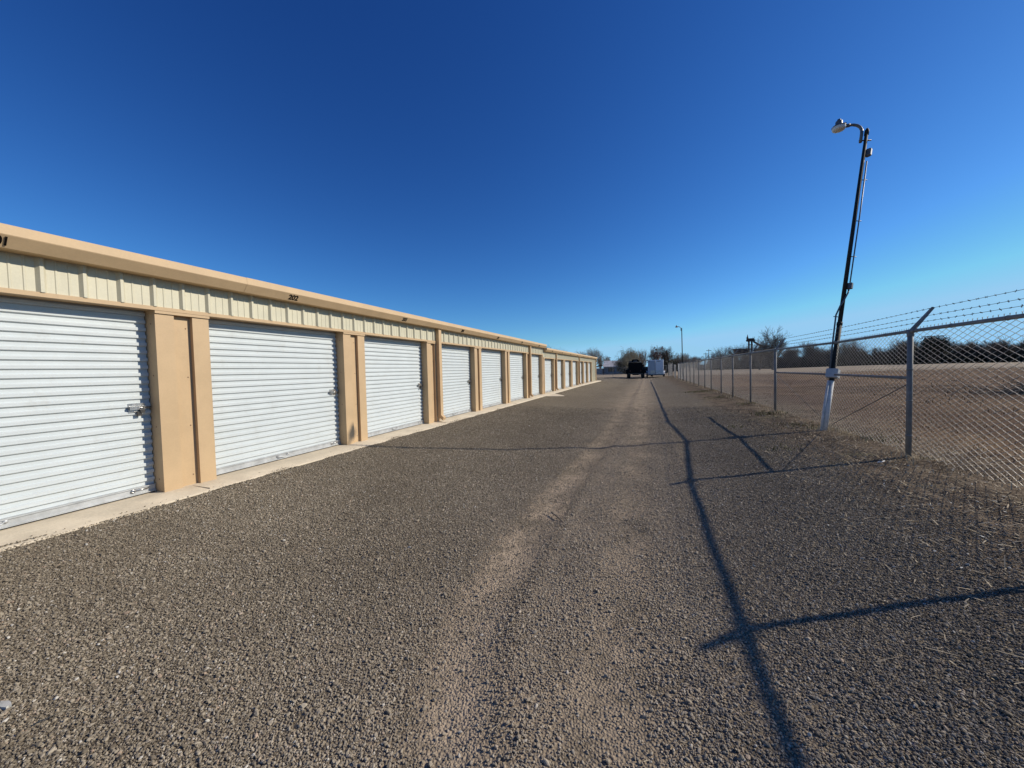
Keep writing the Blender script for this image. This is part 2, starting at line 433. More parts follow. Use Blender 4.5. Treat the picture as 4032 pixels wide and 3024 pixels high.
# ------------------------------------------------------------------ storage buildings
FX = -5.763                                            # face of the pillars
SLAB = 0.148
pv = MB()
rs_ = random.Random(5)
edge = []                                              # wavering front edge of the slab
yy = -1.0
while yy < 45.1:
    ex = np.interp(yy, [-1, 1.5, 3.4, 20, 32, 42, 45], [-5.30, -5.30, -5.335, -5.33, -5.32, -5.16, -5.14])
    edge.append((float(ex) + rs_.uniform(-.012, .012), yy)); yy += .35
for (xa, ya), (xb, yb) in zip(edge, edge[1:]):
    b = len(pv.v)
    for (xe, ye) in ((xa, ya), (xb, yb)):
        for (dx, z) in ((-10.0, SLAB), (-.43, SLAB - .0005), (-.02, SLAB - .014), (0, SLAB - .024), (0, SLAB - .3)):
            pv.v.append((xe + dx if dx > -5 else -15.6, ye, z))
    for k in range(4): pv.f.append([b + k, b + k + 1, b + 6 + k, b + 5 + k]); pv.sm.append(k in (1, 2))
pv.add([(-5.6, 20.3, SLAB - .004), (-5.6, 22.0, SLAB - .004), (-5.25, 21.9, SLAB - .02), (-4.52, 21.05, SLAB - .07), (-4.46, 20.85, SLAB - .075), (-5.25, 20.0, SLAB - .03),
        (-5.25, 21.9, SLAB - .2), (-4.52, 21.05, SLAB - .2), (-4.46, 20.85, SLAB - .2), (-5.25, 20.0, SLAB - .2)],
       [(0, 5, 4, 3, 2, 1), (2, 3, 7, 6), (3, 4, 8, 7), (4, 5, 9, 8)])
for yj in (3.16, 9.25, 15.3, 21.4, 27.2, 33.1, 39.2):     # sawn joints with packed dirt
    pv.box(-5.74, -5.39, yj - .004, yj + .004, SLAB - .01, SLAB + .0015)
pave = pv.build('pavement', M['concrete'])
tag(pave, kind='structure')

def wall_panel(mb, y0, y1, z0, z1, x0=FX):
    """ribbed steel sheet: big ribs a foot apart, two faint ones between"""
    pts = [(y0, x0)]
    k = math.floor((y0 - 1.945) / .3048) - 1
    while True:
        yc = 1.945 + k * .3048; k += 1
        if yc > y1 + .3: break
        for dy, dx in ((-.0375, 0), (-.0125, .032), (.0125, .032), (.0375, 0), (.095, 0), (.101, .005), (.113, .005), (.119, 0), (.187, 0), (.193, .005), (.205, .005), (.211, 0)):
            if y0 < yc + dy < y1: pts.append((yc + dy, x0 + dx))
    pts.append((y1, x0))
    mb.prism([(x, y) for y, x in pts], 'z', z0, z1, closed=False)

def door_mesh(y0, y1, z0, z1):
    """roll-up curtain: rounded ribs with a sharp lower edge"""
    prof = []
    z = z0; p = .0945
    while z < z1:
        prof += [(-5.966, z), (-5.966, z + .038), (-5.961, z + .043), (-5.948, z + .050), (-5.944, z + .054), (-5.9437, z + .068), (-5.9452, z + .0705), (-5.9437, z + .073), (-5.944, z + .0885), (-5.947, z + .0915), (-5.966, z + .0925)]
        z += p
    mb = MB()
    mb.prism([(x, zz) for x, zz in prof], 'y', y0, y1, closed=False)
    return mb

font_cache = {}
def digits(txt, size, shear=0.0, bold=0.03):
    cu = bpy.data.curves.new('unit_number', 'FONT')
    cu.body = txt; cu.size = size; cu.shear = shear; cu.align_x = 'CENTER'; cu.align_y = 'CENTER'
    cu.offset = bold * size; cu.extrude = 0.0015; cu.space_character = 0.98
    t = bpy.data.objects.new('tmp', cu); COL.objects.link(t)
    dg = bpy.context.evaluated_depsgraph_get()
    me = bpy.data.meshes.new_from_object(t.evaluated_get(dg))
    bpy.data.objects.remove(t); bpy.data.curves.remove(cu)
    me.name = 'unit_number'; me.materials.clear()
    for v_ in me.vertices: v_.co.x *= .70 if txt == '201' else .95
    for v_ in me.vertices: v_.co.x -= .05 * v_.co.y
    return me

def downspout(root, y0, zt, x0=FX):
    mb = MB()
    xo = x0 + .115; w = .14
    mb.box(x0 + .004, xo, y0, y0 + w, .34, zt)
    vs = []
    for (xa, xb, z) in ((x0 + .004, xo, .34), (x0 + .06, xo + .075, .245), (x0 + .12, xo + .13, .20)):
        pass
    prof = [(x0 + .006, .341), (xo - .001, .341), (xo + .085, .262), (xo + .045, .185), (x0 + .02, .285)]
    mb.prism(prof, 'y', y0 + .002, y0 + w - .002)
    for z in (.9, 2.0): mb.box(x0 + .002, xo + .003, y0 - .012, y0 + w + .012, z, z + .03)
    mb.build('downspout', M['tan'], root)

def storage_building(root, ya, yb, pillars, dz, first, spouts, end_panel=None):
    """pillars: list of (y0, y1); a door lies between neighbours; dz shifts header, gutter and roof"""
    HZ = 2.444 + dz; GZ = 2.8395 + dz
    # core, end walls and roof
    w = MB()
    w.box(-15.0, -6.06, ya + .02, yb - .02, SLAB - .02, GZ + .16)
    wall_panel(w, ya, yb, HZ + .046, GZ + .10)
    if end_panel: wall_panel(w, end_panel, yb - .1, SLAB + .01, HZ + .046)
    for y in (ya, yb):
        s_ = .012 if y == yb else -.012
        w.box(-15.02, FX - .002, min(y, y + s_), max(y, y + s_), SLAB - .02, GZ + .19)
    w.build('wall', M['cream'], root, recalc=False)
    r = MB()
    rz = 3.034 + dz
    r.prism([(-5.56, rz), (-10.4, rz + .32), (-15.15, rz), (-15.15, rz - .05), (-10.4, rz + .27), (-5.56, rz - .04)], 'y', ya - .03, yb + .03)
    k = ya + .1
    while k < yb:
        r.prism([(k - .03, 0), (k - .012, .022), (k + .012, .022), (k + .03, 0)], 'x', 0, 1) if False else None
        r.add([(-5.60, k - .03, rz + .002), (-5.60, k - .012, rz + .014), (-5.60, k + .012, rz + .014), (-5.60, k + .03, rz + .002),
               (-10.4, k - .03, rz + .32), (-10.4, k - .012, rz + .333), (-10.4, k + .012, rz + .333), (-10.4, k + .03, rz + .32)],
              [(0, 1, 2, 3), (0, 4, 5, 1), (1, 5, 6, 2), (2, 6, 7, 3)])
        k += .6096
    r.build('roof', M['roof'], root)
    # gutter in lengths that overlap
    g = MB()
    y = ya; i = 0
    while y < yb - .05:
        y2 = min(y + 4.1 + .7 * ((i * 37) % 3), yb)
        if yb - y2 < 1.0: y2 = yb
        e = .0022 * (i % 2)
        poly = [(FX + .0, GZ - e), (FX + .165 + e, GZ - e), (FX + .245 + e, GZ + .101), (FX + .249 + e, GZ + .109), (FX + .238 + e, GZ + .203 + e), (FX + .215, GZ + .207 + e), (FX + .10, GZ + .2075), (FX + .0, GZ + .2075)]
        g.prism(poly, 'y', y, y2 + (.03 if i % 2 and y2 < yb else 0)); y = y2; i += 1
    g.build('gutter', M['tan_gutter'], root)
    # header trim
    h = MB()
    h.box(-6.058, FX + .022, ya + .005, (end_panel + .02) if end_panel else yb - .005, HZ, HZ + .046)
    for (a, b) in pillars: h.box(-6.05, FX + .018, a - .004, b + .004, HZ - .036, HZ - .001)
    h.build('header_trim', M['tan'], root)
    for (a, b) in pillars:
        mb = MB(); wd = b - a
        q = .2 if wd > .5 else wd / 3
        pl = [(-6.055, a), (FX, a), (FX, a + q), (FX - .058, a + q + .002), (FX - .058, b - q), (FX, b - q + .001), (FX, b), (-6.055, b)]
        mb.prism(pl, 'z', SLAB - .004, HZ - .037)
        pil = mb.build('pillar', M['tan'], root)
        if a < 9:
            for z in (.28, .95, 1.6, 2.25):
                MB().lathe([(.0, .005), (.007, .004), (.009, 0)], Matrix.Translation((FX - .058, b - q - .05, z)) @ Matrix.Rotation(R(90), 4, 'Y'), 8).build('screw', M['screw'], pil)
                MB().lathe([(.0, .005), (.007, .004), (.009, 0)], Matrix.Translation((FX - .09, a, z + .03)) @ Matrix.Rotation(R(90), 4, 'X'), 8).build('screw', M['screw'], pil)
    # doors
    for i in range(len(pillars) - 1):
        y0, y1 = pillars[i][1], pillars[i + 1][0]
        zt = HZ + .02
        d = door_mesh(y0 - .02, y1 - .006, SLAB + .105, zt).build('door', M['door'], root, recalc=False)
        bb = MB()
        bb.box(-5.972, -5.934, y0 + .006, y1 - .008, SLAB + .016, SLAB + .104)
        bb.box(-5.934, -5.915, y0 + .006, y1 - .008, SLAB + .016, SLAB + .028)
        bb.box(-5.934, -5.922, y0 + .006, y1 - .008, SLAB + .092, SLAB + .104)
        bb.build('bottom_bar', M['galv'], d)
        sb = MB(); sb.box(-5.975, -5.945, y0 + .006, y1 - .008, SLAB + .001, SLAB + .0155)
        sb.build('weather_strip', M['rubber'], d)
        # pull handle in the middle, foot bolt near the right jamb
        ph = MB(); yc = y0 + (y1 - y0) * .47; z = SLAB + .06
        ph.tube([(-5.93, yc - .11, z + .012), (-5.905, yc - .08, z), (-5.9, yc, z - .012), (-5.905, yc + .07, z + .004), (-5.93, yc + .1, z + .016)], .008, 6)
        ph.lathe([(.0, .012), (.018, .01), (.02, 0)], Matrix.Translation((-5.932, yc + .105, z + .016)) @ Matrix.Rotation(R(90), 4, 'Y'), 8)
        ph.build('pull_handle', M['galv'], d)
        fb = MB(); yc = y1 - .2
        fb.tube([(-5.925, yc - .02, z + .01), (-5.918, yc + .12, z + .015)], .008, 6)
        fb.lathe([(.012, 0), (.022, .004), (.022, .012), (.012, .014)], Matrix.Translation((-5.93, yc - .03, z + .01)) @ Matrix.Rotation(R(90), 4, 'Y'), 10)
        fb.build('foot_bolt', M['steel'], d)
        # slide latch
        zl = 1.235; yl = y1 - .225
        la = MB()
        la.box(-5.944, -5.938, yl, yl + .16, zl - .058, zl + .058)
        la.box(-5.938, -5.912, yl + .004, yl + .155, zl - .02, zl - .014)
        la.box(-5.938, -5.912, yl + .004, yl + .155, zl + .014, zl + .02)
        la.box(-5.914, -5.910, yl + .004, yl + .09, zl - .022, zl + .022)
        la.tube([(-5.925, yl + .02, zl), (-5.925, y1 - .012, zl)], .011, 8)
        for (a_, b_) in ((.06, .045), (.06, -.045)): la.lathe([(0, .006), (.006, .005), (.008, 0)], Matrix.Translation((-5.938, yl + a_, zl + b_)) @ Matrix.Rotation(R(90), 4, 'Y'), 8)
        lo = la.build('latch', M['steel'], d)
        if (first + i) != 202:
            lk = MB()
            lk.box(-5.93, -5.905, yl + .10, yl + .145, zl - .062, zl - .018)
            lk.tube([(-5.917, yl + .108, zl - .02), (-5.917, yl + .108, zl + .012), (-5.917, yl + .122, zl + .024), (-5.917, yl + .137, zl + .012), (-5.917, yl + .137, zl - .02)], .005, 6)
            lk.box(-5.935, -5.915, yl + .075, yl + .12, zl - .10, zl - .045)
            lk.build('padlock', M['dark_steel'], d)
        # unit number on the sloping underside of the gutter
        txt = str(first + i)
        me = digits(txt, .124)
        nrm = Vector((.101, 0, -.08)).normalized(); upv = Vector((.08, 0, .101)).normalized()
        cy = (y0 + y1) / 2 + (0.0 if first + i == 201 else -0.04)
        o = link('unit_number', me, M['black_num'])
        cpos = Vector((FX + .205, cy, GZ + .0505)) + nrm * .0045
        o.matrix_world = Matrix(((0, upv.x, nrm.x, cpos.x), (1, upv.y, nrm.y, cpos.y), (0, upv.z, nrm.z, cpos.z), (0, 0, 0, 1)))
        mw = o.matrix_world.copy()
        o.parent = root; o.matrix_parent_inverse = pmat(root).inverted(); o.matrix_world = mw
    for y in spouts: downspout(root, y, GZ + .02)

b1 = thing('storage_building', 'near, taller half of the tan storage units, white doors 201 to 207', 'storage building', (-10, 10.5, SLAB))
P1 = [(-.19, .41)] + [(2.859 + i * 3.0205, 2.859 + i * 3.0205 + .6) for i in range(6)] + [(20.97, 21.19)]
P1 = [(-.19, .41), (2.859, 3.465), (5.913, 6.510), (8.94, 9.54), (11.976, 12.55), (15.0, 15.56), (17.97, 18.55), (20.93, 21.19)]
storage_building(b1, -.24, 21.2, P1, 0.0, 201, [9.40, 18.36])
b2 = thing('storage_building', 'far, lower half of the tan storage units, stepped down behind the taller half', 'storage building', (-10, 33, SLAB))
P2 = [(21.215, 21.56)] + [(a, a + .55) for a in (23.893, 26.877, 29.825, 32.792, 35.76, 38.50)] + [(41.4, 41.7)]
storage_building(b2, 21.212, 44.6, P2, -.178, 208, [24.25, 33.2, 44.42], end_panel=41.7)

# ------------------------------------------------------------------ chain link fence
FXF = 3.537
def rail_z(y): return 2.03 - .0027 * max(0, y - 12)
POSTS = [-2.3, .8, 3.9, 6.97, 12.95, 15.75, 18.75, 21.5, 24.7, 27.3, 30.4, 33.4, 36.3, 39.5, 42.8, 46.2, 49.7]
SPANS = [(POSTS[i], POSTS[i + 1]) for i in range(3)] + [(6.97, 9.76), (9.76, 12.95)] + [(POSTS[i], POSTS[i + 1]) for i in range(4, len(POSTS) - 1)]

def rail_x(y):
    return FXF + .205 * max(0.0, 1 - abs(y - 9.78) / (2.81 if y < 9.78 else 3.17))
def panel_mesh(L=3.048, H=1.775, w=.0677):
    n = int(round(L / w)); w = L / n; h = w / 2
    K = int(H / h)
    segs = []
    z = np.arange(K + 1) * h
    for i in range(n):
        s = np.where((np.arange(K + 1) + i) % 2 == 0, 1, -1)
        yv = (i + .5) * w + s * (w / 2 + .0012)
        xv = s * .0022
        P = np.stack([xv, yv, z], -1)
        segs.append(np.stack([P[:-1], P[1:]], 1))
    S = np.concatenate(segs)
    # twisted tips above the rail
    top = K * h; tips = []
    for i in range(n + 1):
        y = i * w
        tips.append([[0, y, top - .012], [0.002, y + .002, top + .034]])
        tips.append([[0.002, y + .002, top + .034], [.003, y + .012, top + .046]])
        tips.append([[0, y, top - .012], [-.002, y - .002, top + .034]])
        tips.append([[-.002, y - .002, top + .034], [-.003, y - .012, top + .046]])
    return np.concatenate([S, np.array(tips)])

def tubes_np(S, r0, r1=None, n=4):
    """S: N x 2 x 3 segments -> vertex and quad arrays"""
    S = np.asarray(S, float); N_ = len(S)
    r0 = np.broadcast_to(np.asarray(r0, float), (N_,)); r1 = r0 if r1 is None else np.broadcast_to(np.asarray(r1, float), (N_,))
    d = S[:, 1] - S[:, 0]; d /= np.maximum(np.linalg.norm(d, axis=1, keepdims=True), 1e-9)
    a = np.where(np.abs(d[:, 2:3]) < .9, np.array([[0, 0, 1.]]), np.array([[1., 0, 0]]))
    x = np.cross(d, a); x /= np.linalg.norm(x, axis=1, keepdims=True); y = np.cross(d, x)
    t = 2 * np.pi * np.arange(n) / n
    ring = x[:, None, :] * np.cos(t)[None, :, None] + y[:, None, :] * np.sin(t)[None, :, None]
    V = np.concatenate([S[:, 0][:, None] + ring * r0[:, None, None], S[:, 1][:, None] + ring * r1[:, None, None]], 1).reshape(-1, 3)
    b = (np.arange(N_) * 2 * n)[:, None]; k = np.arange(n)[None, :]; j = (k + 1) % n
    F = np.stack([b + k, b + j, b + n + j, b + n + k], -1).reshape(-1, 4)
    return V, F

fence = thing('chain_link_fence', 'long galvanised chain link fence with barbed wire on slanted arms, right of the drive', 'fence', (FXF, 10, .2))
V, F = tubes_np(panel_mesh(), .0023, n=6)
pme = np_mesh('mesh_panel', V, F, True); pme.materials.append(M['wire'])
def add_panel(parent, x, ya, yb, zb, zb2=None, hs=1.0, name='mesh_panel'):
    o = bpy.data.objects.new(name, pme); COL.objects.link(o)
    o.parent = parent
    L = yb - ya
    o.matrix_parent_inverse = pmat(parent).inverted()
    o.location = (x, ya, zb)
    o.scale = (1, L / 3.048, hs)
    o.rotation_euler = (math.atan2((zb2 if zb2 is not None else zb) - zb, L), 0, 0)
    return o
for (a, b) in SPANS:
    if 9.76 in (a, b):                                   # the two bays beside the pole are dragged sideways at the top
        PV = np.array(V, float).reshape(-1, 3).copy(); L = b - a
        t = PV[:, 1] / 3.048
        if b == 9.76: t_ = t
        else: t_ = 1 - t
        PV[:, 0] += .205 * t_ * np.clip(PV[:, 2] / 1.755, 0, 1.05) + FXF + .034
        PV[:, 1] = a + t * L
        PV[:, 2] += rail_z(a) - 1.755
        link('mesh_panel', np_mesh('mesh_panel', PV, F, True), M['wire'], fence)
    else:
        add_panel(fence, FXF + .034, a, b, rail_z(a) - 1.755, rail_z(b) - 1.755)
for i, y in enumerate(POSTS):
    zt = rail_z(y); zb = g1(FXF, y) - .15
    heavy = y in (6.97, 12.95, 49.7)
    r = .033 if heavy else .028
    mb = MB().tube([(FXF, y, zb), (FXF, y, zt - .02)], r, 14)
    mb.lathe([(r + .006, zt - .075), (r + .006, zt - .01), (r, zt + .012), (.004, zt + .02)], Matrix.Translation((FXF, y, 0)), 14)
    for z in (zb + .45, zb + .95, zb + 1.4): mb.tube([(FXF, y, z), (FXF, y, z + .022)], r + .004, 14)
    po = mb.build('fence_post', M['galv_dull'] if y != 49.7 else M['galv'], fence)
    if i < len(POSTS):
        ar = MB()
        a0 = Vector((FXF - .01, y, zt + .0)); a1 = Vector((FXF + .232, y, zt + .325))
        d = (a1 - a0).normalized(); nx = Vector((-d.z, 0, d.x))
        vs = []
        for (p, wy, wn) in ((a0, .03, .034), (a1, .018, .022)):
            vs += [p + Vector((0, -wy, 0)) - nx * wn, p + Vector((0, wy, 0)) - nx * wn, p + Vector((0, wy, 0)) + nx * wn * .2, p + Vector((0, -wy, 0)) + nx * wn * .2]
        ar.add(vs, [(0, 1, 2, 3), (4, 7, 6, 5), (0, 4, 5, 1), (1, 5, 6, 2), (2, 6, 7, 3), (3, 7, 4, 0)])
        ar.build('barb_arm', M['galv_dull'], po)
for (a, b) in SPANS:
    mb = MB().tube([(rail_x(y_), y_, rail_z(y_)) for y_ in (a + (.0 if a != 9.76 else .05), b - (.0 if b != 9.76 else .05))], .0235, 12)
    for e, s_ in ((a, 1), (b, -1)):
        zz = rail_z(e); mb.tube([(rail_x(e + s_ * .03), e + s_ * .03, zz), (rail_x(e + s_ * .11), e + s_ * .11, zz)], .029, 12)
    for k in range(1, 4):                                # tie wires
        yk = a + (b - a) * k / 4; mb.tube([(rail_x(yk), yk, rail_z(yk)), (rail_x(yk), yk + .008, rail_z(yk))], .029, 8)
    mb.build('top_rail', M['galv_dull'], fence)
for (a, b, s0) in ((6.97, 9.5, 0), (9.62, 12.95, 0)):
    xa_, xb_ = (FXF, FXF + .10) if a < 9 else (FXF + .10, FXF)
    mb = MB().tube([(xa_, a, 1.36), (xb_, b, 1.36)], .021, 12)
    for k in range(6):
        yk = a + .2 + (b - a - .4) * k / 5; xk = xa_ + (xb_ - xa_) * (yk - a) / (b - a); mb.tube([(xk, yk, 1.36), (xk, yk + .008, 1.36)], .027, 8)
    mb.build('mid_rail', M['galv_dull'], fence)
for (p, q) in (((FXF + .02, 7.0, 1.29), (FXF + .02, 9.35, .36)), ((FXF + .02, 12.92, 1.29), (FXF + .02, 9.7, .36))):
    MB().tube([p, q], .006, 6).build('truss_rod', M['barb'], fence)
rb = random.Random(11)
for (dx, dzz) in ((.225, .312), (.17, .206), (.108, .122)):
    S = []; rr = []
    for (a, b) in zip(POSTS, POSTS[1:]):
        n = 14; pr_ = None
        for k in range(n + 1):
            t = k / n; y = a + (b - a) * t
            p = (FXF + dx, y, rail_z(y) + dzz - .008 * (b - a) / 3 * 4 * t * (1 - t) * (.5 + .5 * ((a * 7) % 1)))
            if pr_: S.append((pr_, p)); rr.append(.0026)
            pr_ = p
        y = a + .05
        while y < b:
            t = (y - a) / (b - a)
            z = rail_z(y) + dzz - .008 * (b - a) / 3 * 4 * t * (1 - t) * (.5 + .5 * ((a * 7) % 1))
            c = Vector((FXF + dx, y, z))
            S.append((tuple(c - Vector((0, .009, 0))), tuple(c + Vector((0, .009, 0))))); rr.append(.0055)
            for _ in range(2):
                q = Vector((rb.uniform(-1, 1), rb.uniform(-.6, .6), rb.uniform(-1, 1))).normalized() * .017
                S.append((tuple(c - q), tuple(c + q))); rr.append(.002)
            y += .125
    V, F = tubes_np(S, rr, n=5)
    link('barbed_wire', np_mesh('barbed_wire', V, F), M['barb'], fence)

# gate leaf standing open at the far end
gx = 3.30
gate = thing('chain_link_gate', 'chain link gate leaf standing open beyond the last barbed post', 'gate', (3.05, 58, g1(3, 58)))
gzb = g1(3.1, 58)
ga, gb = Vector((3.42, 58.4, gzb)), Vector((2.96, 60.6, gzb))
mb = MB()
for z in (.12, 2.05): mb.tube([ga + Vector((0, 0, z)), gb + Vector((0, 0, z))], .022, 8)
for p in (ga, gb): mb.tube([p + Vector((0, 0, .1)), p + Vector((0, 0, 2.07))], .024, 8)
mb.build('gate_frame', M['galv_dull'], gate)
go = add_panel(gate, ga.x, ga.y, ga.y + (gb - ga).length, gzb + .13, hs=1.05)
go.rotation_euler = (0, 0, math.atan2(-(gb.x - ga.x), gb.y - ga.y))

f2 = thing('chain_link_fence', 'plain chain link fence without barbed wire, far corner behind the trailer', 'fence', (3.6, 66, -.1))
prev = None
for k, (x, y) in enumerate([(3.45, 53.0), (3.45, 56.2), (3.5, 61.5), (3.5, 64.6), (3.5, 67.7), (3.4, 70.8)]):
    z = g1(x, y)
    MB().tube([(x, y, z - .1), (x, y, z + 1.86)], .03, 8).build('fence_post', M['galv_dull'], f2)
    if prev and k != 2:
        add_panel(f2, 3.5, prev[1], y, g1(*prev) + .06, z + .06)
        MB().tube([(prev[0], prev[1], g1(*prev) + 1.82), (x, y, z + 1.82)], .022, 8).build('top_rail', M['galv_dull'], f2)
    prev = (x, y)
f3 = thing('chain_link_fence', 'thin chain link fence across the end of the drive in front of the house', 'fence', (-6, 70.8, -.1))
for k in range(6):
    x = 3.3 - 3.05 * k - .15; y = 70.8
    z = g1(x, y)
    MB().tube([(x, y, z - .1), (x, y, z + 1.75)], .03, 8).build('fence_post', M['galv_dull'], f3)
    if k < 5:
        o = add_panel(f3, x, y, y + 3.05, z - .02); o.rotation_euler = (0, 0, R(90))
        MB().tube([(x, y, z + 1.72), (x - 3.05, y, g1(x - 3.05, y) + 1.72)], .02, 8).build('top_rail', M['galv_dull'], f3)

# ------------------------------------------------------------------ yard lights
def along(a, b, t): return a + (b - a) * t
def yard_light(name, label, base, top, scale=1.0, detail=True, arm_dir=Vector((-1, 0.0, 0))):
    root = thing(name, label, 'yard light', base)
    base = Vector(base); top = Vector(top); ax = (top - base).normalized()
    L = (top - base).length
    side = Vector((ax.z, 0, -ax.x)).normalized()          # to the right of the pole as seen down the drive
    if detail:
        MB().tube([base - ax * .1, along(base, top, .335)], .045, 14).tube([along(base, top, .333), along(base, top, .343)], .051, 14).build('base_sleeve', M['pole'], root)
        MB().tube([base - ax * .05 + Vector((0, 0, 0)), along(base, top, .155)], [.0475, .0465], 14).build('painted_base', M['pole_white'], root)
        MB().tube([along(base, top, .33), along(base, top, .985)], [.040, .032], 12).tube([along(base, top, .977), along(base, top, .992), top], [.042, .042, .02], 12).build('pole', M['pole'], root)
        # conduit: lower run on the left, crossing over, upper run on the right
        f = Vector((0, -1, 0))
        cd = MB()
        lo = [along(base, top, .18) - side * .07 + f * .03, along(base, top, .26) - side * .072, along(base, top, .365) - side * .085, along(base, top, .395) - side * .05 + f * .045, along(base, top, .415) + f * .055, along(base, top, .44) + side * .06 + f * .03, along(base, top, .452) + side * .075]
        cd.tube(lo, .0155, 8)
        hi = [along(base, top, .475) + side * .08, along(base, top, .7) + side * .085, along(base, top, .885) + side * .075]
        cd.tube(hi, .0125, 8)
        for t, s_ in ((.36, -1), (.56, 1), (.68, 1), (.82, 1)):
            c = along(base, top, t); cd.tube([c, c + side * s_ * .125], .009, 6)
        cd.build('conduit', M['conduit'], root)
        MB().tube([base - ax * .05 - side * .066 + f * .025, along(base, top, .06) - side * .07 + f * .02, along(base, top, .155) - side * .062 + f * .03], .023, 10).tube([along(base, top, .055) - side * .1, along(base, top, .055) + side * .05], .008, 6).build('white_pipe', M['pole_white'], root)
        c = along(base, top, .178) + f * .03
        Rm = Matrix.Translation(c) @ ax.to_track_quat('Z', 'Y').to_matrix().to_4x4() @ Matrix.Rotation(R(8), 4, 'Z')
        MB().cbox(-.095, .105, -.08, .09, -.095, .095, .008, Rm).build('meter_box', M['grey_box'], root)
        c = along(base, top, .463) + side * .085
        Rm = Matrix.Translation(c) @ ax.to_track_quat('Z', 'Y').to_matrix().to_4x4()
        MB().cbox(-.045, .05, -.035, .035, -.065, .065, .006, Rm).build('junction_box', M['lamp_grey'], root)
        c = along(base, top, .915) + side * .09
        Rm = Matrix.Translation(c) @ ax.to_track_quat('Z', 'Y').to_matrix().to_4x4()
        MB().cbox(-.045, .06, -.045, .045, -.09, .09, .02, Rm).build('control_box', M['lamp_grey'], root)
        MB().tube([along(base, top, .958) - side * .12, along(base, top, .958) + side * .1], .014, 8).build('clamp_bolt', M['dark_steel'], root)
    else:
        MB().tube([base, top], [.055, .045], 10).build('pole', M['pole'], root)
    # arm: short stub, then a curve over to the head
    a0 = along(base, top, 1 - .21 / L * 1.0) - side * .088
    k = scale
    pts = [a0 - ax * .12 * k, a0 + ax * .1 * k]
    for t in (15, 35, 55, 75, 90):
        ang = R(t)
        pts.append(a0 + ax * (.12 * k + .24 * k * math.sin(ang)) + arm_dir * .24 * k * (1 - math.cos(ang)))
    pts.append(pts[-1] + arm_dir * .06 * k)
    MB().tube(pts, .029 * k, 10).tube([pts[-2], pts[-1] + arm_dir * .03 * k], .038 * k, 10).build('lamp_arm', M['lamp_grey'], root)
    hc = pts[-1] + arm_dir * .14 * k + Vector((0, 0, .01))
    tilt = Matrix.Translation(hc) @ Matrix.Rotation(R(1), 4, 'Y')
    T = tilt @ Matrix.Scale(k * .65, 4)
    hd = MB()
    hd.lathe([(.0, .26), (.05, .255), (.056, .21), (.058, .2), (.088, .195), (.098, .175), (.102, .075), (.107, .065), (.155, .05), (.196, .012), (.205, -.012), (.192, -.012)], T, 24)
    hd.box(.085, .2, -.035, .035, .03, .10, T)
    h_ = hd.build('lamp_head', M['lamp_grey'], root)
    MB().lathe([(.192, -.01), (.196, -.05), (.186, -.095), (.16, -.125), (.10, -.14), (.0, -.145)], T, 24).build('lamp_lens', M['lens'], h_)
    return root
yard_light('yard_light', 'leaning dark pole light with white base, standing in the fence line', (3.46, 9.47, .20), (4.64, 10.72, 6.80))
yard_light('yard_light', 'small distant pole light standing straight by the far fence posts', (3.66, 45.0, g1(3.66, 45)), (3.6, 45.4, 5.86), detail=False)

# ------------------------------------------------------------------ truck and trailer at the end of the drive
def wheel(mb, x0, x1, y, z, r):
    T = Matrix.Translation(((x0 + x1) / 2, y, z)) @ Matrix.Rotation(R(90), 4, 'Y')
    h = abs(x1 - x0) / 2
    mb.lathe([(r * .45, -h), (r * .9, -h), (r, -h * .75), (r, h * .75), (r * .9, h), (r * .45, h)], T, 20)
def rim(mb, x0, x1, y, z, r):
    T = Matrix.Translation(((x0 + x1) / 2, y, z)) @ Matrix.Rotation(R(90), 4, 'Y')
    h = abs(x1 - x0) / 2
    mb.lathe([(0, -h * .7), (r * .3, -h * .7), (r * .47, -h * .95), (r * .47, h * .95), (r * .3, h * .7), (0, h * .7)], T, 14)

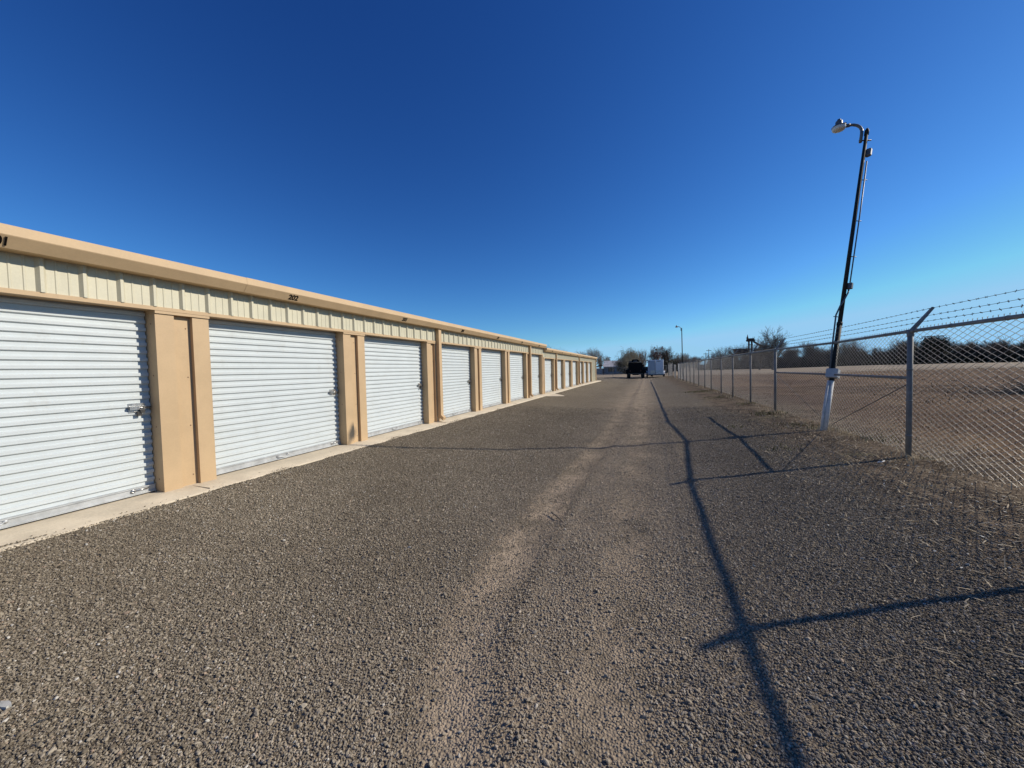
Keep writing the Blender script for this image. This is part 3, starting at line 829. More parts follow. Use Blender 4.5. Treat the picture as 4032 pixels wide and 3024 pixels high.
ty = 60.6; tz = g1(-1.7, ty); tx = -1.76
tr = thing('truck', 'big black truck with loaded roof rack parked left of the white trailer', 'truck', (tx, ty, tz))
mb = MB()
mb.cbox(tx - 1.04, tx + 1.04, ty + .05, ty + 2.9, tz + .75, tz + 2.42, .06)
mb.cbox(tx - .97, tx + .97, ty + 2.95, ty + 4.6, tz + .75, tz + 2.05, .15)
mb.cbox(tx - .95, tx + .95, ty + 4.62, ty + 6.1, tz + .7, tz + 1.35, .12)
mb.box(tx - .45, tx + .45, ty + .1, ty + 6.0, tz + .5, tz + .76)
mb.build('body', M['truck'], tr)
for s_ in (-1, 1):
    f_ = MB()
    prof = [(ty - .1, tz + .75), (ty - .02, tz + 1.3), (ty + .25, tz + 1.42), (ty + 1.2, tz + 1.42), (ty + 1.5, tz + 1.2), (ty + 1.6, tz + .75), (ty + 1.45, tz + .78), (ty + 1.2, tz + 1.12), (ty + .3, tz + 1.12), (ty + .05, tz + .78)]
    f_.prism(prof, 'x', tx + s_ * 1.0, tx + s_ * 1.38)
    f_.build('fender', M['truck'], tr)
    for (y, rr_) in ((ty + .75, .54), (ty + 5.2, .5)):
        w_ = MB()
        xa = tx + s_ * (.86 if y < ty + 2 else .95); xb = tx + s_ * 1.28
        wheel(w_, xa, xb, y, tz + rr_ - .01, rr_)
        wo_ = w_.build('wheel', M['rubber'], tr)
        r_ = MB(); rim(r_, xa, xb, y, tz + rr_ - .01, rr_); r_.build('rim', M['dark_steel'], wo_)
    MB().cbox(tx + s_ * .78 - .07, tx + s_ * .78 + .07, ty + .02, ty + .06, tz + 1.05, tz + 1.25, .01).build('tail_lamp', M['red'], tr)
    m_ = MB(); m_.box(tx + s_ * 1.0, tx + s_ * 1.16, ty + 4.3, ty + 4.36, tz + 1.75, tz + 2.1); m_.build('side_mirror', M['truck'], tr)
MB().box(tx - 1.05, tx + 1.05, ty - .12, ty + .03, tz + .62, tz + .8).build('rear_bumper', M['dark_steel'], tr)
MB().box(tx - .8, tx + .8, ty + .03, ty + .052, tz + 1.6, tz + 2.1).build('rear_window', M['truck'], tr)
rk = MB()
for s_ in (-1, 1): rk.tube([(tx + s_ * .95, ty + .1, tz + 2.52), (tx + s_ * .95, ty + 2.8, tz + 2.52)], .03, 8)
for k in range(5):
    yk = ty + .12 + k * .66; rk.tube([(tx - 1.0, yk, tz + 2.52), (tx + 1.0, yk, tz + 2.52)], .028, 8)
    for s_ in (-1, 1): rk.tube([(tx + s_ * .95, yk, tz + 2.40), (tx + s_ * .95, yk, tz + 2.53)], .025, 6)
rk.build('roof_rack', M['canvas'], tr)
ld = MB()
ld.prism([(tx - .58, tz + 2.55), (tx + .62, tz + 2.55), (tx + .50, tz + 2.78), (tx + .34, tz + 2.92), (tx - .44, tz + 2.9), (tx - .54, tz + 2.76)], 'y', ty + .35, ty + 2.0)
lo_ = ld.build('load', M['truck'])
tag(lo_, 'dark bundle lying on the roof rack of the black truck', 'load')
cv = MB(); cv.prism([(tx - .36, tz + 2.58), (tx + .3, tz + 2.58), (tx + .24, tz + 2.76), (tx - .22, tz + 2.76)], 'y', ty + .30, ty + .345)
cv.build('canvas_flap', M['canvas'], lo_)
cv = MB(); cv.box(tx - .45, tx + .34, ty + .25, ty + .9, tz + 2.905, tz + 2.96); cv.build('canvas_roll', M['canvas'], lo_)
bg_ = MB().cbox(tx - .95, tx - .55, ty + .2, ty + .9, tz + 2.55, tz + 2.70, .05).build('bag', M['canvas'])
tag(bg_, 'small grey bag at the left end of the truck roof rack', 'bag')

lx0, lx1 = .06, 2.30; ly = 60.9; lz = g1(1.2, ly)
tl = thing('trailer', 'white enclosed cargo trailer seen from behind, parked beside the fence', 'trailer', ((lx0 + lx1) / 2, ly, lz))
mb = MB()
mb.cbox(lx0, lx1, ly, ly + 5.0, lz + .44, lz + 2.68, .05)
mb.build('body', M['trailer'], tl)
mid = lx0 + (lx1 - lx0) * .455
MB().box(lx0 + .09, mid - .01, ly - .03, ly - .004, lz + .5, lz + 2.56).build('door', M['trailer_grey'], tl, 'blue grey left rear door with cream patch')
dr_ = MB().box(mid + .09, lx1 - .07, ly - .03, ly - .004, lz + .5, lz + 2.58).build('door', M['trailer'], tl, 'pale right rear door with tread plate foot')
MB().box(lx0 + .36, mid - .03, ly - .042, ly - .0305, lz + .62, lz + 1.08).build('patch_panel', M['cream_panel'], tl)
MB().box(mid + .1, lx1 - .08, ly - .042, ly - .0305, lz + .5, lz + 1.08).build('tread_plate', M['tread'], dr_)
MB().tube([(mid + .04, ly - .05, lz + .5), (mid + .04, ly - .05, lz + 2.6)], .028, 8).build('lock_bar', M['galv'], tl)
for (a, b, z0, z1) in ((lx0 + .06, lx0 + .3, 2.38, 2.46), (lx0 + 1.3, lx0 + 1.82, 2.44, 2.51)):
    MB().box(a, b, ly - .045, ly - .031, lz + z0, lz + z1).build('marker_plate', M['dark_steel'], tl)
MB().box(lx0 + .02, lx1 + .2, ly - .1, ly + .1, lz + .3, lz + .435).build('rear_bumper', M['dark_steel'], tl)
for s_, xo in ((-1, lx0), (1, lx1)):
    fm = MB()
    prof = [(ly + 1.6, lz + .5), (ly + 1.62, lz + .8), (ly + 1.85, lz + .98), (ly + 3.5, lz + .98), (ly + 3.75, lz + .8), (ly + 3.78, lz + .5), (ly + 3.68, lz + .5), (ly + 3.6, lz + .74), (ly + 3.45, lz + .86), (ly + 1.9, lz + .86), (ly + 1.74, lz + .74), (ly + 1.7, lz + .5)]
    fm.prism(prof, 'x', xo + s_ * .002, xo + s_ * .26); fm.build('fender', M['white'], tl)
    for y in (ly + 2.2, ly + 3.15):
        w_ = MB(); wheel(w_, xo + s_ * .02, xo + s_ * .23, y, lz + .345, .35); wo_ = w_.build('wheel', M['rubber'], tl)
        r_ = MB(); rim(r_, xo + s_ * .02, xo + s_ * .23, y, lz + .345, .35); r_.build('rim', M['galv'], wo_)
MB().tube([(lx0 + .7, ly + .3, lz), (lx0 + .7, ly + .3, lz + .45)], .04, 8).build('stand_leg', M['dark_steel'], tl)
MB().tube([((lx0 + lx1) / 2, ly + 5, lz + .5), ((lx0 + lx1) / 2, ly + 6.3, lz + .48)], .06, 8).build('tow_bar', M['dark_steel'], tl)

# dark pickup seen in the gap between truck and trailer
py = 68.2; px = -.15; pz = g1(px, py)
pk = thing('pickup', 'dark pickup half hidden in the gap between truck and trailer', 'pickup', (px, py, pz))
mb = MB(); mb.cbox(px - .95, px + .95, py, py + 2.0, pz + .55, pz + 1.2, .06); mb.cbox(px - .9, px + .9, py + 2.02, py + 5.2, pz + .5, pz + 1.2, .1)
mb.prism([(py + 2.0, pz + 1.19), (py + 2.15, pz + 1.75), (py + 3.3, pz + 1.78), (py + 3.95, pz + 1.19)], 'x', px - .8, px + .8)
mb.build('body', M['truck'], pk)
for s_ in (-1, 1):
    for y in (py + .9, py + 4.3):
        w_ = MB(); wheel(w_, px + s_ * .7, px + s_ * .95, y, pz + .38, .39); w_.build('wheel', M['rubber'], pk)
MB().box(px - .7, px + .7, py + 2.08, py + 2.10, pz + 1.3, pz + 1.65).build('rear_window', M['glass'], pk)
MB().cbox(px - .95, px + .95, py - .12, py - .01, pz + .5, pz + .66, .02).build('rear_bumper', M['galv'], pk)

# ------------------------------------------------------------------ house and poles behind
hy = 100.0; hz = g1(-8, hy)
ho = thing('house', 'low grey house with pale roof beyond the end of the drive', 'house', (-7, hy, hz))
hx0, hx1 = -10.75, -3.4
MB().box(hx0, hx1, hy, hy + 7.5, hz - .1, 1.86).build('wall', M['house'], ho)
rf = MB()
rf.prism([(hy - .45, 1.80), (hy + 3.75, 3.42), (hy + 7.95, 1.80), (hy + 7.95, 1.92), (hy + 3.75, 3.55), (hy - .45, 1.94)], 'x', hx0 - .25, hx1 + .25)
rfo = rf.build('roof', M['shingle'], ho)
MB().box(-5.6, -5.05, hy + 3.6, hy + 4.2, 3.2, 4.0).build('chimney', M['white'], rfo)
for (a, b) in ((-9.6, -8.2), (-7.4, -6.2), (-4.9, -3.9)):
    w_ = MB().box(a - .08, b + .08, hy - .05, hy - .004, hz + .55, hz + 1.55).build('window', M['wood'], ho)
    MB().box(a, b, hy - .07, hy - .051, hz + .62, hz + 1.48).build('pane', M['glass'], w_)
MB().box(-5.9, -5.0, hy - .05, hy - .004, hz + .02, hz + 1.7).build('door', M['wood'], ho)
sh = thing('shed', 'dark lean-to shed with sloping roof left of the grey house', 'shed', (-12.5, 99, hz))
MB().box(-14.6, -11.05, 99, 104, hz - .1, 1.5).build('wall', M['house'], sh)
MB().prism([(-15.0, 1.45), (-11.02, 2.35), (-11.02, 2.47), (-15.0, 1.57)], 'y', 98.5, 104.3).build('roof', M['wood'], sh)
MB().box(-13.4, -12.6, 98.93, 98.996, hz + .5, hz + 1.2).build('window', M['glass'], sh)

def pol(az, r): return Vector((r * math.sin(R(az)), r * math.cos(R(az)), 0))
def utility_pole(az, r, el, label, arm=True, w=.16):
    p = pol(az, r); z0 = g1(p.x, p.y); z1 = CZ + r * math.tan(R(el))
    o = thing('utility_pole', label, 'utility pole', (p.x, p.y, z0), 'utility poles on the skyline')
    MB().tube([(p.x, p.y, z0 - .3), (p.x, p.y, z1)], [w, w * .75], 8).build('pole', M['wood'], o)
    if arm: MB().box(p.x - 1.1, p.x + 1.1, p.y - .07, p.y + .07, z1 - .75, z1 - .55).build('cross_arm', M['wood'], o)
utility_pole(-6.11, 190, 1.75, 'utility pole above the left end of the house roof', arm=False)
utility_pole(-5.37, 200, 1.69, 'utility pole with cross arm above the middle of the house roof')
utility_pole(-3.99, 185, 1.50, 'short utility pole with cross arm by the house chimney')
utility_pole(7.51, 210, 1.80, 'shorter of two utility poles behind the far fence')
utility_pole(7.87, 200, 2.25, 'taller of two utility poles behind the far fence')

# ------------------------------------------------------------------ bare trees
def grow(seed, H, style='spread', dens=1.0, tw=.014):
    """returns wood (thick) and twig segment arrays, base at the origin"""
    rg = random.Random(seed)
    wood, tw_ = [], []
    maxl = 4
    def stem(p, d, L, r, lev):
        n = 4 if lev < 2 else 3
        q = p; dd = d.copy()
        for i in range(n):
            t = (i + 1) / n
            wob = .16 if lev == 0 else .30
            dd = (dd + Vector((rg.uniform(-wob, wob), rg.uniform(-wob, wob), rg.uniform(-wob * .6, wob * .9)))).normalized()
            if style == 'willow' and lev >= 3: dd = (dd + Vector((0, 0, -.55))).normalized()
            elif lev > 0: dd = (dd + Vector((0, 0, .07 if style != 'upright' else .16))).normalized()
            e = q + dd * (L / n)
            ra = r * (1 - .62 * (i / n)); rb_ = r * (1 - .62 * t)
            (wood if lev < 3 else tw_).append((tuple(q), tuple(e), max(ra, tw), max(rb_, tw * .8)))
            q = e
            if lev < maxl and (lev > 0 or t > .35):
                k = {0: 2, 1: 2, 2: 2, 3: 2}[lev]
                if i == n - 1: k += 1
                if lev >= 2 and rg.random() > dens: k -= 1
                for _ in range(k):
                    a = rg.uniform(0, 2 * math.pi)
                    sp = {'spread': .95, 'upright': .55, 'willow': .8}[style] * rg.uniform(.6, 1.15)
                    x = dd.cross(Vector((.3, .2, 1))).normalized(); y = dd.cross(x)
                    nd = (dd + (x * math.cos(a) + y * math.sin(a)) * sp).normalized()
                    stem(q, nd, L * rg.uniform(.52, .78), max(rb_ * .72, tw), lev + 1)
    if style == 'upright':
        for _ in range(3):
            stem(Vector((rg.uniform(-.4, .4), rg.uniform(-.4, .4), -.2)), Vector((rg.uniform(-.3, .3), rg.uniform(-.3, .3), 1)).normalized(), H * .36, H * .016, 1)
    else:
        stem(Vector((0, 0, -.3)), Vector((rg.uniform(-.08, .08), rg.uniform(-.08, .08), 1)).normalized(), H * .40, H * .030, 0)
    top = max(s[1][2] for s in wood + tw_)
    k = H / top
    def arr(l): return (np.array([[s[0], s[1]] for s in l]) * k, np.array([s[2] for s in l]), np.array([s[3] for s in l]))
    return arr(wood), arr(tw_)

def tree(name, label, az, r, el, style, seed, mt='twig', wscale=1.0, dens=.72, tw=.010, cat='tree', group=None, clumps=0, H=None):
    p = pol(az, r); z0 = g1(p.x, p.y)
    H = H or (CZ + r * math.tan(R(el)) - z0)
    wd, tg = grow(seed, H, style, dens, tw)
    o = thing(name, label, cat, (p.x, p.y, z0), group)
    off = np.array([p.x, p.y, z0])
    S, a, b = wd
    S = S * np.array([wscale, wscale, 1]) + off
    V, F = tubes_np(S, a, b, n=5); link('trunk', np_mesh('trunk', V, F, True), M['bark'], o)
    S, a, b = tg
    S = S * np.array([wscale, wscale, 1]) + off
    V, F = tubes_np(S, a, b, n=3)
    if clumps:                                            # mistletoe-like bunches or leftover leaves
        rg = np.random.default_rng(seed); ends = S[:, 1]
        c = ends[rg.integers(0, len(ends), clumps)]
        pts = (c[:, None, :] + rg.normal(0, .16, (clumps, 26, 3))).reshape(-1, 3)
        V2, F2 = leaf_cards(pts, .13, rg)
        F = np.concatenate([F, F2 + len(V)]); V = np.concatenate([V, V2])
    link('crown', np_mesh('crown', V, F), M[mt], o)
    return o

def leaf_cards(P, size, rg):
    n = len(P)
    u = rg.normal(size=(n, 3)); u /= np.linalg.norm(u, axis=1, keepdims=True)
    w = rg.normal(size=(n, 3)); w = np.cross(u, w); w /= np.linalg.norm(w, axis=1, keepdims=True)
    s = size * rg.uniform(.5, 1.3, (n, 1))
    V = np.stack([P - u * s, P + w * s * .5, P + u * s, P - w * s * .5], 1).reshape(-1, 3)
    return V, np.arange(4 * n).reshape(-1, 4)

GT = 'bare trees behind the buildings'
tree('bare_tree', 'bare tree furthest left, rising behind the roof of the lower storage building', -13.9, 125, 3.5, 'spread', 1, wscale=1.0, group=GT)
tree('bare_tree', 'dark crooked bare tree, second from the left above the lower roof', -12.3, 118, 3.75, 'spread', 2, wscale=1.1, group=GT)
tree('bare_tree', 'low bare tree third from the left, just showing above the roof edge', -10.6, 122, 2.7, 'spread', 3, wscale=1.2, group=GT)
tree('bare_tree', 'round bare tree above the far end of the lower roof', -8.9, 130, 3.0, 'spread', 4, wscale=1.0, group=GT)
tree('bare_tree', 'tall full bare tree beside the end of the lower building', -7.6, 128, 3.3, 'spread', 5, wscale=1.0, group=GT)
tree('bare_tree', 'slim bare tree above the shed roof', -6.6, 134, 2.8, 'upright', 6, wscale=.8, group=GT)
tree('bare_tree', 'small thin bare tree above the left end of the house roof', -5.4, 140, 2.1, 'spread', 7, wscale=.8, group=GT)
tree('willow', 'drooping olive willow left of the black truck', -2.75, 92, 3.2, 'willow', 8, 'twig_olive', wscale=.95)
tree('bare_tree', 'bushy grey tree right above the black truck', -1.7, 100, 2.85, 'willow', 9, 'twig_olive', wscale=.75)
tree('bare_tree', 'slim olive tree between the drooping willow and the bushy grey tree', -2.2, 97, 2.95, 'willow', 31, 'twig_olive', wscale=.7)
tree('bare_tree', 'thin grey tree just left of the pale thin tree', -1.1, 103, 2.7, 'upright', 32, 'twig', wscale=.8)
tree('bare_tree', 'pale thin tree between truck and trailer', -.55, 105, 2.75, 'upright', 10, 'twig', wscale=.8)
tree('bare_tree', 'reddish tree with dark seed bunches above the white trailer', 1.0, 96, 3.35, 'upright', 12, 'twig_red', wscale=.95, clumps=70)
tree('bare_tree', 'gnarled dark oak with wide limbs right of the trailer', 2.75, 98, 3.2, 'spread', 22, 'bark', wscale=.9, dens=.8, tw=.014)
tree('bare_tree', 'leaning bare tree behind the small pole light', 4.4, 104, 2.0, 'spread', 14, 'twig', wscale=1.1, dens=.8)
tree('bare_tree', 'low sprawling bare tree right of the small pole light', 5.4, 110, 1.75, 'spread', 15, 'twig', wscale=1.3, dens=.8)
tree('bare_tree', 'low bare tree behind the middle fence posts', 6.3, 125, 1.5, 'spread', 16, 'bark', wscale=1.3)
tree('bush', 'low dark bush left of the russet bush behind the fence', 8.6, 122, 1.9, 'upright', 36, 'brush', wscale=1.3, dens=1.0, cat='bush')
tree('bush', 'rounded russet bush behind the fence left of the conveyor', 9.55, 120, 2.65, 'upright', 17, 'brush', wscale=1.35, dens=1.0, cat='bush')
tree('bare_tree', 'arching bare tree between the russet bush and the conveyor', 10.7, 125, 2.75, 'spread', 18, 'bark', wscale=1.2, dens=.9)
tree('bare_tree', 'thin bare tree directly behind the dark bin', 11.6, 150, 3.0, 'spread', 19, 'twig', wscale=1.0, dens=.7)
tree('big_bare_tree', 'tallest bare tree on the skyline, right of the conveyor', 15.05, 108, 4.9, 'spread', 26, 'bark', wscale=1.0, tw=.017, dens=.8)
tree('bare_tree', 'bare tree leaning against the left side of the tallest tree', 13.6, 112, 3.75, 'spread', 23, 'twig', wscale=.85)

# ------------------------------------------------------------------ conveyor, bin and heap on the skyline
p = pol(12.62, 150); z0 = g1(p.x, p.y); zt = CZ + 150 * math.tan(R(3.2))
cv = thing('conveyor_tower', 'dark loading tower with platform and sloping conveyor on the skyline', 'tower', (p.x, p.y, z0))
mb = MB()
for dx in (-.62, .22):
    mb.box(p.x + dx, p.x + dx + .42, p.y - .25, p.y + .25, z0 - .2, zt)
for z in (zt - 3.2, zt - 1.6): mb.box(p.x - .7, p.x + .8, p.y - .1, p.y + .1, z, z + .2)
mb.build('legs', M['rust'], cv)
mb = MB(); mb.box(p.x - .95, p.x + 1.0, p.y - .8, p.y + .8, zt - .5, zt + .55)
mb.box(p.x - 1.15, p.x + 1.35, p.y - .6, p.y + .6, zt - .35, zt + .1)
mb.build('platform', M['rust'], cv)
mb = MB()
for dx in (-1.1, -.6, .8, 1.25): mb.tube([(p.x + dx, p.y, zt + .5), (p.x + dx, p.y, zt + 1.1)], .05, 5)
mb.tube([(p.x - .8, p.y, zt + .5), (p.x - .8, p.y, zt + 1.9)], [.3, .05], 6)
mb.build('railing', M['rust'], cv)
q = pol(14.6, 150); zq = CZ + 150 * math.tan(R(1.75))
mb = MB(); mb.tube([(p.x + .9, p.y, zt - .5), (q.x, q.y, zq)], .36, 6); mb.build('conveyor', M['rust'], cv)
m_ = (Vector((p.x + .9, p.y, zt - .5)) + Vector((q.x, q.y, zq))) / 2
MB().tube([m_, (m_.x - 2.6, m_.y, g1(m_.x, m_.y))], .2, 6).build('strut', M['rust'], cv)
p = pol(11.55, 148); z0 = g1(p.x, p.y); zt = CZ + 148 * math.tan(R(2.12))
bn = thing('bin', 'dark square bin on legs left of the loading tower', 'bin', (p.x, p.y, z0))
MB().prism([(p.x - 1.3, zt - 2.0), (p.x - 2.1, zt), (p.x + 2.1, zt), (p.x + 1.6, zt - 2.0)], 'y', p.y - 1.5, p.y + 1.5).build('hopper', M['rust'], bn)
for dx in (-1.2, 1.2):
    for dy in (-1, 1): MB().box(p.x + dx - .12, p.x + dx + .12, p.y + dy - .12, p.y + dy + .12, z0 - .2, zt - 1.95).build('leg', M['rust'], bn)
p = pol(13.75, 146); z0 = g1(p.x, p.y); zt = CZ + 146 * math.tan(R(2.1)) - z0
V, F = grid(np.linspace(-6, 6, 40), np.linspace(-5, 5, 24), lambda X, Y: zt * np.clip(np.exp(-((X + 1) / 2.6) ** 2 - (Y / 2.4) ** 2) + .08 * np.sin(3 * X) * np.sin(2.3 * Y) * np.exp(-(X / 3) ** 2 - (Y / 3) ** 2), 0, 2) - .05)
hp = link('spoil_heap', np_mesh('spoil_heap', V + np.array([p.x, p.y, z0]), F), M['soil'])
tag(hp, 'dark heap of soil at the foot of the conveyor', 'heap')

# ------------------------------------------------------------------ thicket along the far side of the field
rg = np.random.default_rng(77)
vari = [grow(200 + k, 6.0, 'upright' if k % 3 else 'spread', .7, .016) for k in range(7)]
VV, FF, base = [], [], 0
def hedge_r(az): return float(np.interp(az, [3, 7, 15, 20, 24, 30, 45], [135, 132, 138, 145, 148, 140, 120]))
for az in np.arange(6.5, 46, .30):
    for row in range(2):
        a_ = az + rg.uniform(-.2, .2); r = hedge_r(a_) + row * 5 + rg.uniform(-1.5, 2)
        top_el = float(np.interp(a_, [6, 8, 12, 15, 18, 20, 22.5, 25, 27, 28.6, 30.5, 32, 34, 46], [.6, .8, 1.4, 1.7, 2.3, 2.45, 2.35, 2.0, 2.3, 2.4, 1.8, 2.1, 1.65, 1.7]))
        q = pol(a_, r); zg = g1(q.x, q.y)
        hh = (CZ + r * math.tan(R(top_el)) - zg) * (rg.uniform(.38, .74) if rg.random() < .7 else rg.uniform(.75, 1.2))
        w_, t_ = vari[rg.integers(0, 7)]
        th = rg.uniform(0, 6.28); c, s_ = math.cos(th), math.sin(th)
        Rz = np.array([[c, -s_, 0], [s_, c, 0], [0, 0, 1]])
        for (S, a, b) in (w_, t_):
            S2 = (S * np.array([1.15, 1.15, 1]) * hh / 6) @ Rz.T + np.array([q.x, q.y, zg])
            V, F = tubes_np(S2, a, b, n=3)
            VV.append(V); FF.append(F + base); base += len(V)
th_ = link('thicket', np_mesh('thicket', np.concatenate(VV), np.concatenate(FF)), M['brush'])
tag(th_, 'dense dark leafless thicket along the far side of the field', 'thicket', kind='stuff')
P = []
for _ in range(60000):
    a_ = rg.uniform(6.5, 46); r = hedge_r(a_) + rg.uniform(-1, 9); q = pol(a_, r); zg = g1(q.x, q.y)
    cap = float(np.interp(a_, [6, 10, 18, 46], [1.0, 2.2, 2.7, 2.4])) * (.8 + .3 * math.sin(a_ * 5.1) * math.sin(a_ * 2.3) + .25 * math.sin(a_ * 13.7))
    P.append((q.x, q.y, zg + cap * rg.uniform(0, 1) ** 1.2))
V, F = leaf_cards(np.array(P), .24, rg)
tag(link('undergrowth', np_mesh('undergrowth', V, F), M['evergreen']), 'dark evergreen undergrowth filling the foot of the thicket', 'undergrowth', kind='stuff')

def evergreen(label, az, r, el, wid, seed):
    p = pol(az, r); z0 = g1(p.x, p.y); H = CZ + r * math.tan(R(el)) - z0
    rg = np.random.default_rng(seed)
    o = thing('evergreen_bush', label, 'bush', (p.x, p.y, z0))
    mb = MB()
    cs = []
    for k in range(16):
        t = rg.uniform(0, 6.28); rad = wid * .5 * math.sqrt(rg.uniform(0, 1)) * .8
        c = np.array([p.x + rad * math.cos(t), p.y + rad * math.sin(t), z0 + H * rg.uniform(.3, .86)]); cs.append(c)
        mb.tube([(p.x, p.y, z0 - .2), tuple((c + np.array([p.x, p.y, z0])) / 2), tuple(c)], [.12, .07, .03], 5)
    mb.build('trunk', M['bark'], o)
    pts = np.concatenate([c + rg.normal(0, 1, (520, 3)) * np.array([wid * .13, wid * .13, H * .10]) for c in cs])
    pts[:, 2] = np.clip(pts[:, 2], z0 + .1, z0 + H)
    V, F = leaf_cards(pts, .16, rg)
    link('crown', np_mesh('crown', V, F), M['evergreen'], o)
evergreen('large dark evergreen bush standing out of the thicket right of the near fence post', 28.6, 134, 2.5, 5.0, 1)
evergreen('small dark evergreen behind the fence right of the oak', 4.0, 112, 1.2, 6, 3)
evergreen('dark evergreen shrub right of the trailer, below the oak', 2.4, 90, .75, 4.5, 4)
evergreen('dark evergreen shrub between the truck and the house', -3.0, 96, .8, 3.5, 5)

# ------------------------------------------------------------------ loose stones, litter and grass
def gn_stones(name, P, scl, rot, m, label):
    me = bpy.data.meshes.new(name)
    me.vertices.add(len(P)); me.vertices.foreach_set('co', np.asarray(P, np.float32).ravel())
    for nm, arr_ in (('scl', scl), ('rot', rot)):
        at = me.attributes.new(nm, 'FLOAT_VECTOR', 'POINT'); at.data.foreach_set('vector', np.asarray(arr_, np.float32).ravel())
    me.materials.append(m)
    o = bpy.data.objects.new(name, me); COL.objects.link(o)
    ng = bpy.data.node_groups.new(name, 'GeometryNodeTree')
    ng.interface.new_socket('Geometry', in_out='INPUT', socket_type='NodeSocketGeometry')
    ng.interface.new_socket('Geometry', in_out='OUTPUT', socket_type='NodeSocketGeometry')
    gi = ng.nodes.new('NodeGroupInput'); go_ = ng.nodes.new('NodeGroupOutput')
    ico = ng.nodes.new('GeometryNodeMeshIcoSphere'); ico.inputs['Radius'].default_value = 1; ico.inputs['Subdivisions'].default_value = 2
    sm = ng.nodes.new('GeometryNodeSetMaterial'); sm.inputs['Material'].default_value = m
    sp = ng.nodes.new('GeometryNodeSetPosition')
    nz = ng.nodes.new('ShaderNodeTexNoise'); nz.inputs['Scale'].default_value = 1.1; nz.inputs['Detail'].default_value = 1
    sub = ng.nodes.new('ShaderNodeVectorMath'); sub.operation = 'SUBTRACT'; sub.inputs[1].default_value = (.5, .5, .5)
    mul = ng.nodes.new('ShaderNodeVectorMath'); mul.operation = 'SCALE'; mul.inputs['Scale'].default_value = 0.9
    ip = ng.nodes.new('GeometryNodeInstanceOnPoints')
    L = ng.links
    L.new(nz.outputs['Color'], sub.inputs[0]); L.new(sub.outputs[0], mul.inputs[0]); L.new(mul.outputs[0], sp.inputs['Offset'])
    L.new(ico.outputs['Mesh'], sp.inputs['Geometry']); L.new(sp.outputs[0], sm.inputs['Geometry'])
    L.new(gi.outputs[0], ip.inputs['Points']); L.new(sm.outputs[0], ip.inputs['Instance'])
    for nm, sock in (('scl', 'Scale'), ('rot', 'Rotation')):
        na = ng.nodes.new('GeometryNodeInputNamedAttribute'); na.data_type = 'FLOAT_VECTOR'; na.inputs['Name'].default_value = nm
        L.new(na.outputs['Attribute'], ip.inputs[sock])
    L.new(ip.outputs[0], go_.inputs[0])
    md = o.modifiers.new('stones', 'NODES'); md.node_group = ng
    tag(o, label, 'gravel', kind='stuff')
    return o

def stone_mat():
    m, nt, p = new_mat('gravel_stone')
    oi = nt.nodes.new('ShaderNodeObjectInfo')
    cr = nt.nodes.new('ShaderNodeValToRGB'); nt.links.new(oi.outputs['Random'], cr.inputs[0])
    e = cr.color_ramp.elements
    e[0].position = 0; e[0].color = (.115, .09, .062, 1); e[1].position = 1; e[1].color = (.60, .56, .49, 1)
    for ps, c in ((.25, (.190, .156, .110)), (.5, (.265, .222, .160)), (.75, (.345, .292, .215)), (.93, (.45, .385, .29)), (.975, (.42, .30, .21)), (.985, (.60, .56, .48))):
        k = e.new(ps); k.color = (*c, 1)
    v = pos(nt)
    c = mix(nt, math_n(nt, 'MULTIPLY', noise(nt, v, 160, 2), .35), cr.outputs[0], (.12, .098, .068))
    c = mix(nt, ramp(nt, noise(nt, v, .55, 4), .36, .64), mix(nt, .25, c, (.07, .052, .034)), c)
    sx = nt.nodes.new('ShaderNodeSeparateXYZ'); nt.links.new(v, sx.inputs[0])
    dd = math_n(nt, 'DIVIDE', math_n(nt, 'ADD', sx.outputs[0], .35), 1.15)
    gd = math_n(nt, 'MULTIPLY', math_n(nt, 'POWER', 2.718, math_n(nt, 'MULTIPLY', math_n(nt, 'MULTIPLY', dd, dd), -1)), .42)
    c = mix(nt, gd, c, (.43, .36, .275))
    nt.links.new(c, p.inputs['Base Color'])
    p.inputs['Roughness'].default_value = .85; p.inputs['Specular IOR Level'].default_value = .25
    return m
M['stone'] = stone_mat()

rg = np.random.default_rng(9)
def in_view(x, y, m=0.0):
    az = np.degrees(np.arctan2(x, y))
    return (y > .35) & (az > -78 - m) & (az < 40 + m)
def track(x, y):
    b = np.exp(-((x - track_a(y)) / .25) ** 4) + .8 * np.exp(-((x + .16) / .22) ** 2) + .5 * np.exp(-((x - .5) / .16) ** 2) + .45 * np.exp(-((x + .5) / .9) ** 2)
    return np.clip(b, 0, 1)
n = 3900000
X = rg.uniform(-5.6, 3.3, n); Y = rg.uniform(.35, 16.0, n)
r = np.hypot(X, Y)
dens = np.interp(r, [0, 4, 7.5, 11, 16], [1, .9, .5, .25, .0])                # thins out where stones fall below a pixel
patch = .5 + .5 * np.sin(X * 3.3 + 1.4 * np.sin(Y * 2.1)) * np.sin(Y * 2.7 + X)
dens *= 1 - .93 * track(X, Y) * (.65 + .35 * patch)
dens *= np.interp(X, [1.4, 2.4, 3.3], [1, .5, .10])
k = in_view(X, Y, 6) & (rg.uniform(0, 1, n) < dens * .62)
X, Y, r = X[k], Y[k], r[k]
s = np.exp(rg.normal(math.log(.0037), .36, len(X))); s = np.clip(s, .0016, .0125) * np.interp(r, [3, 10, 16], [1, 1.25, 1.6])
Z = z_drive(X, Y) * (X < 2.8) + gz(X, Y) * (X >= 2.8) + s * rg.uniform(.15, .75, len(X))
slabm = (X < -5.30)
Z = np.where(slabm, np.where(X < -5.35, SLAB - .004, SLAB - .02), Z)
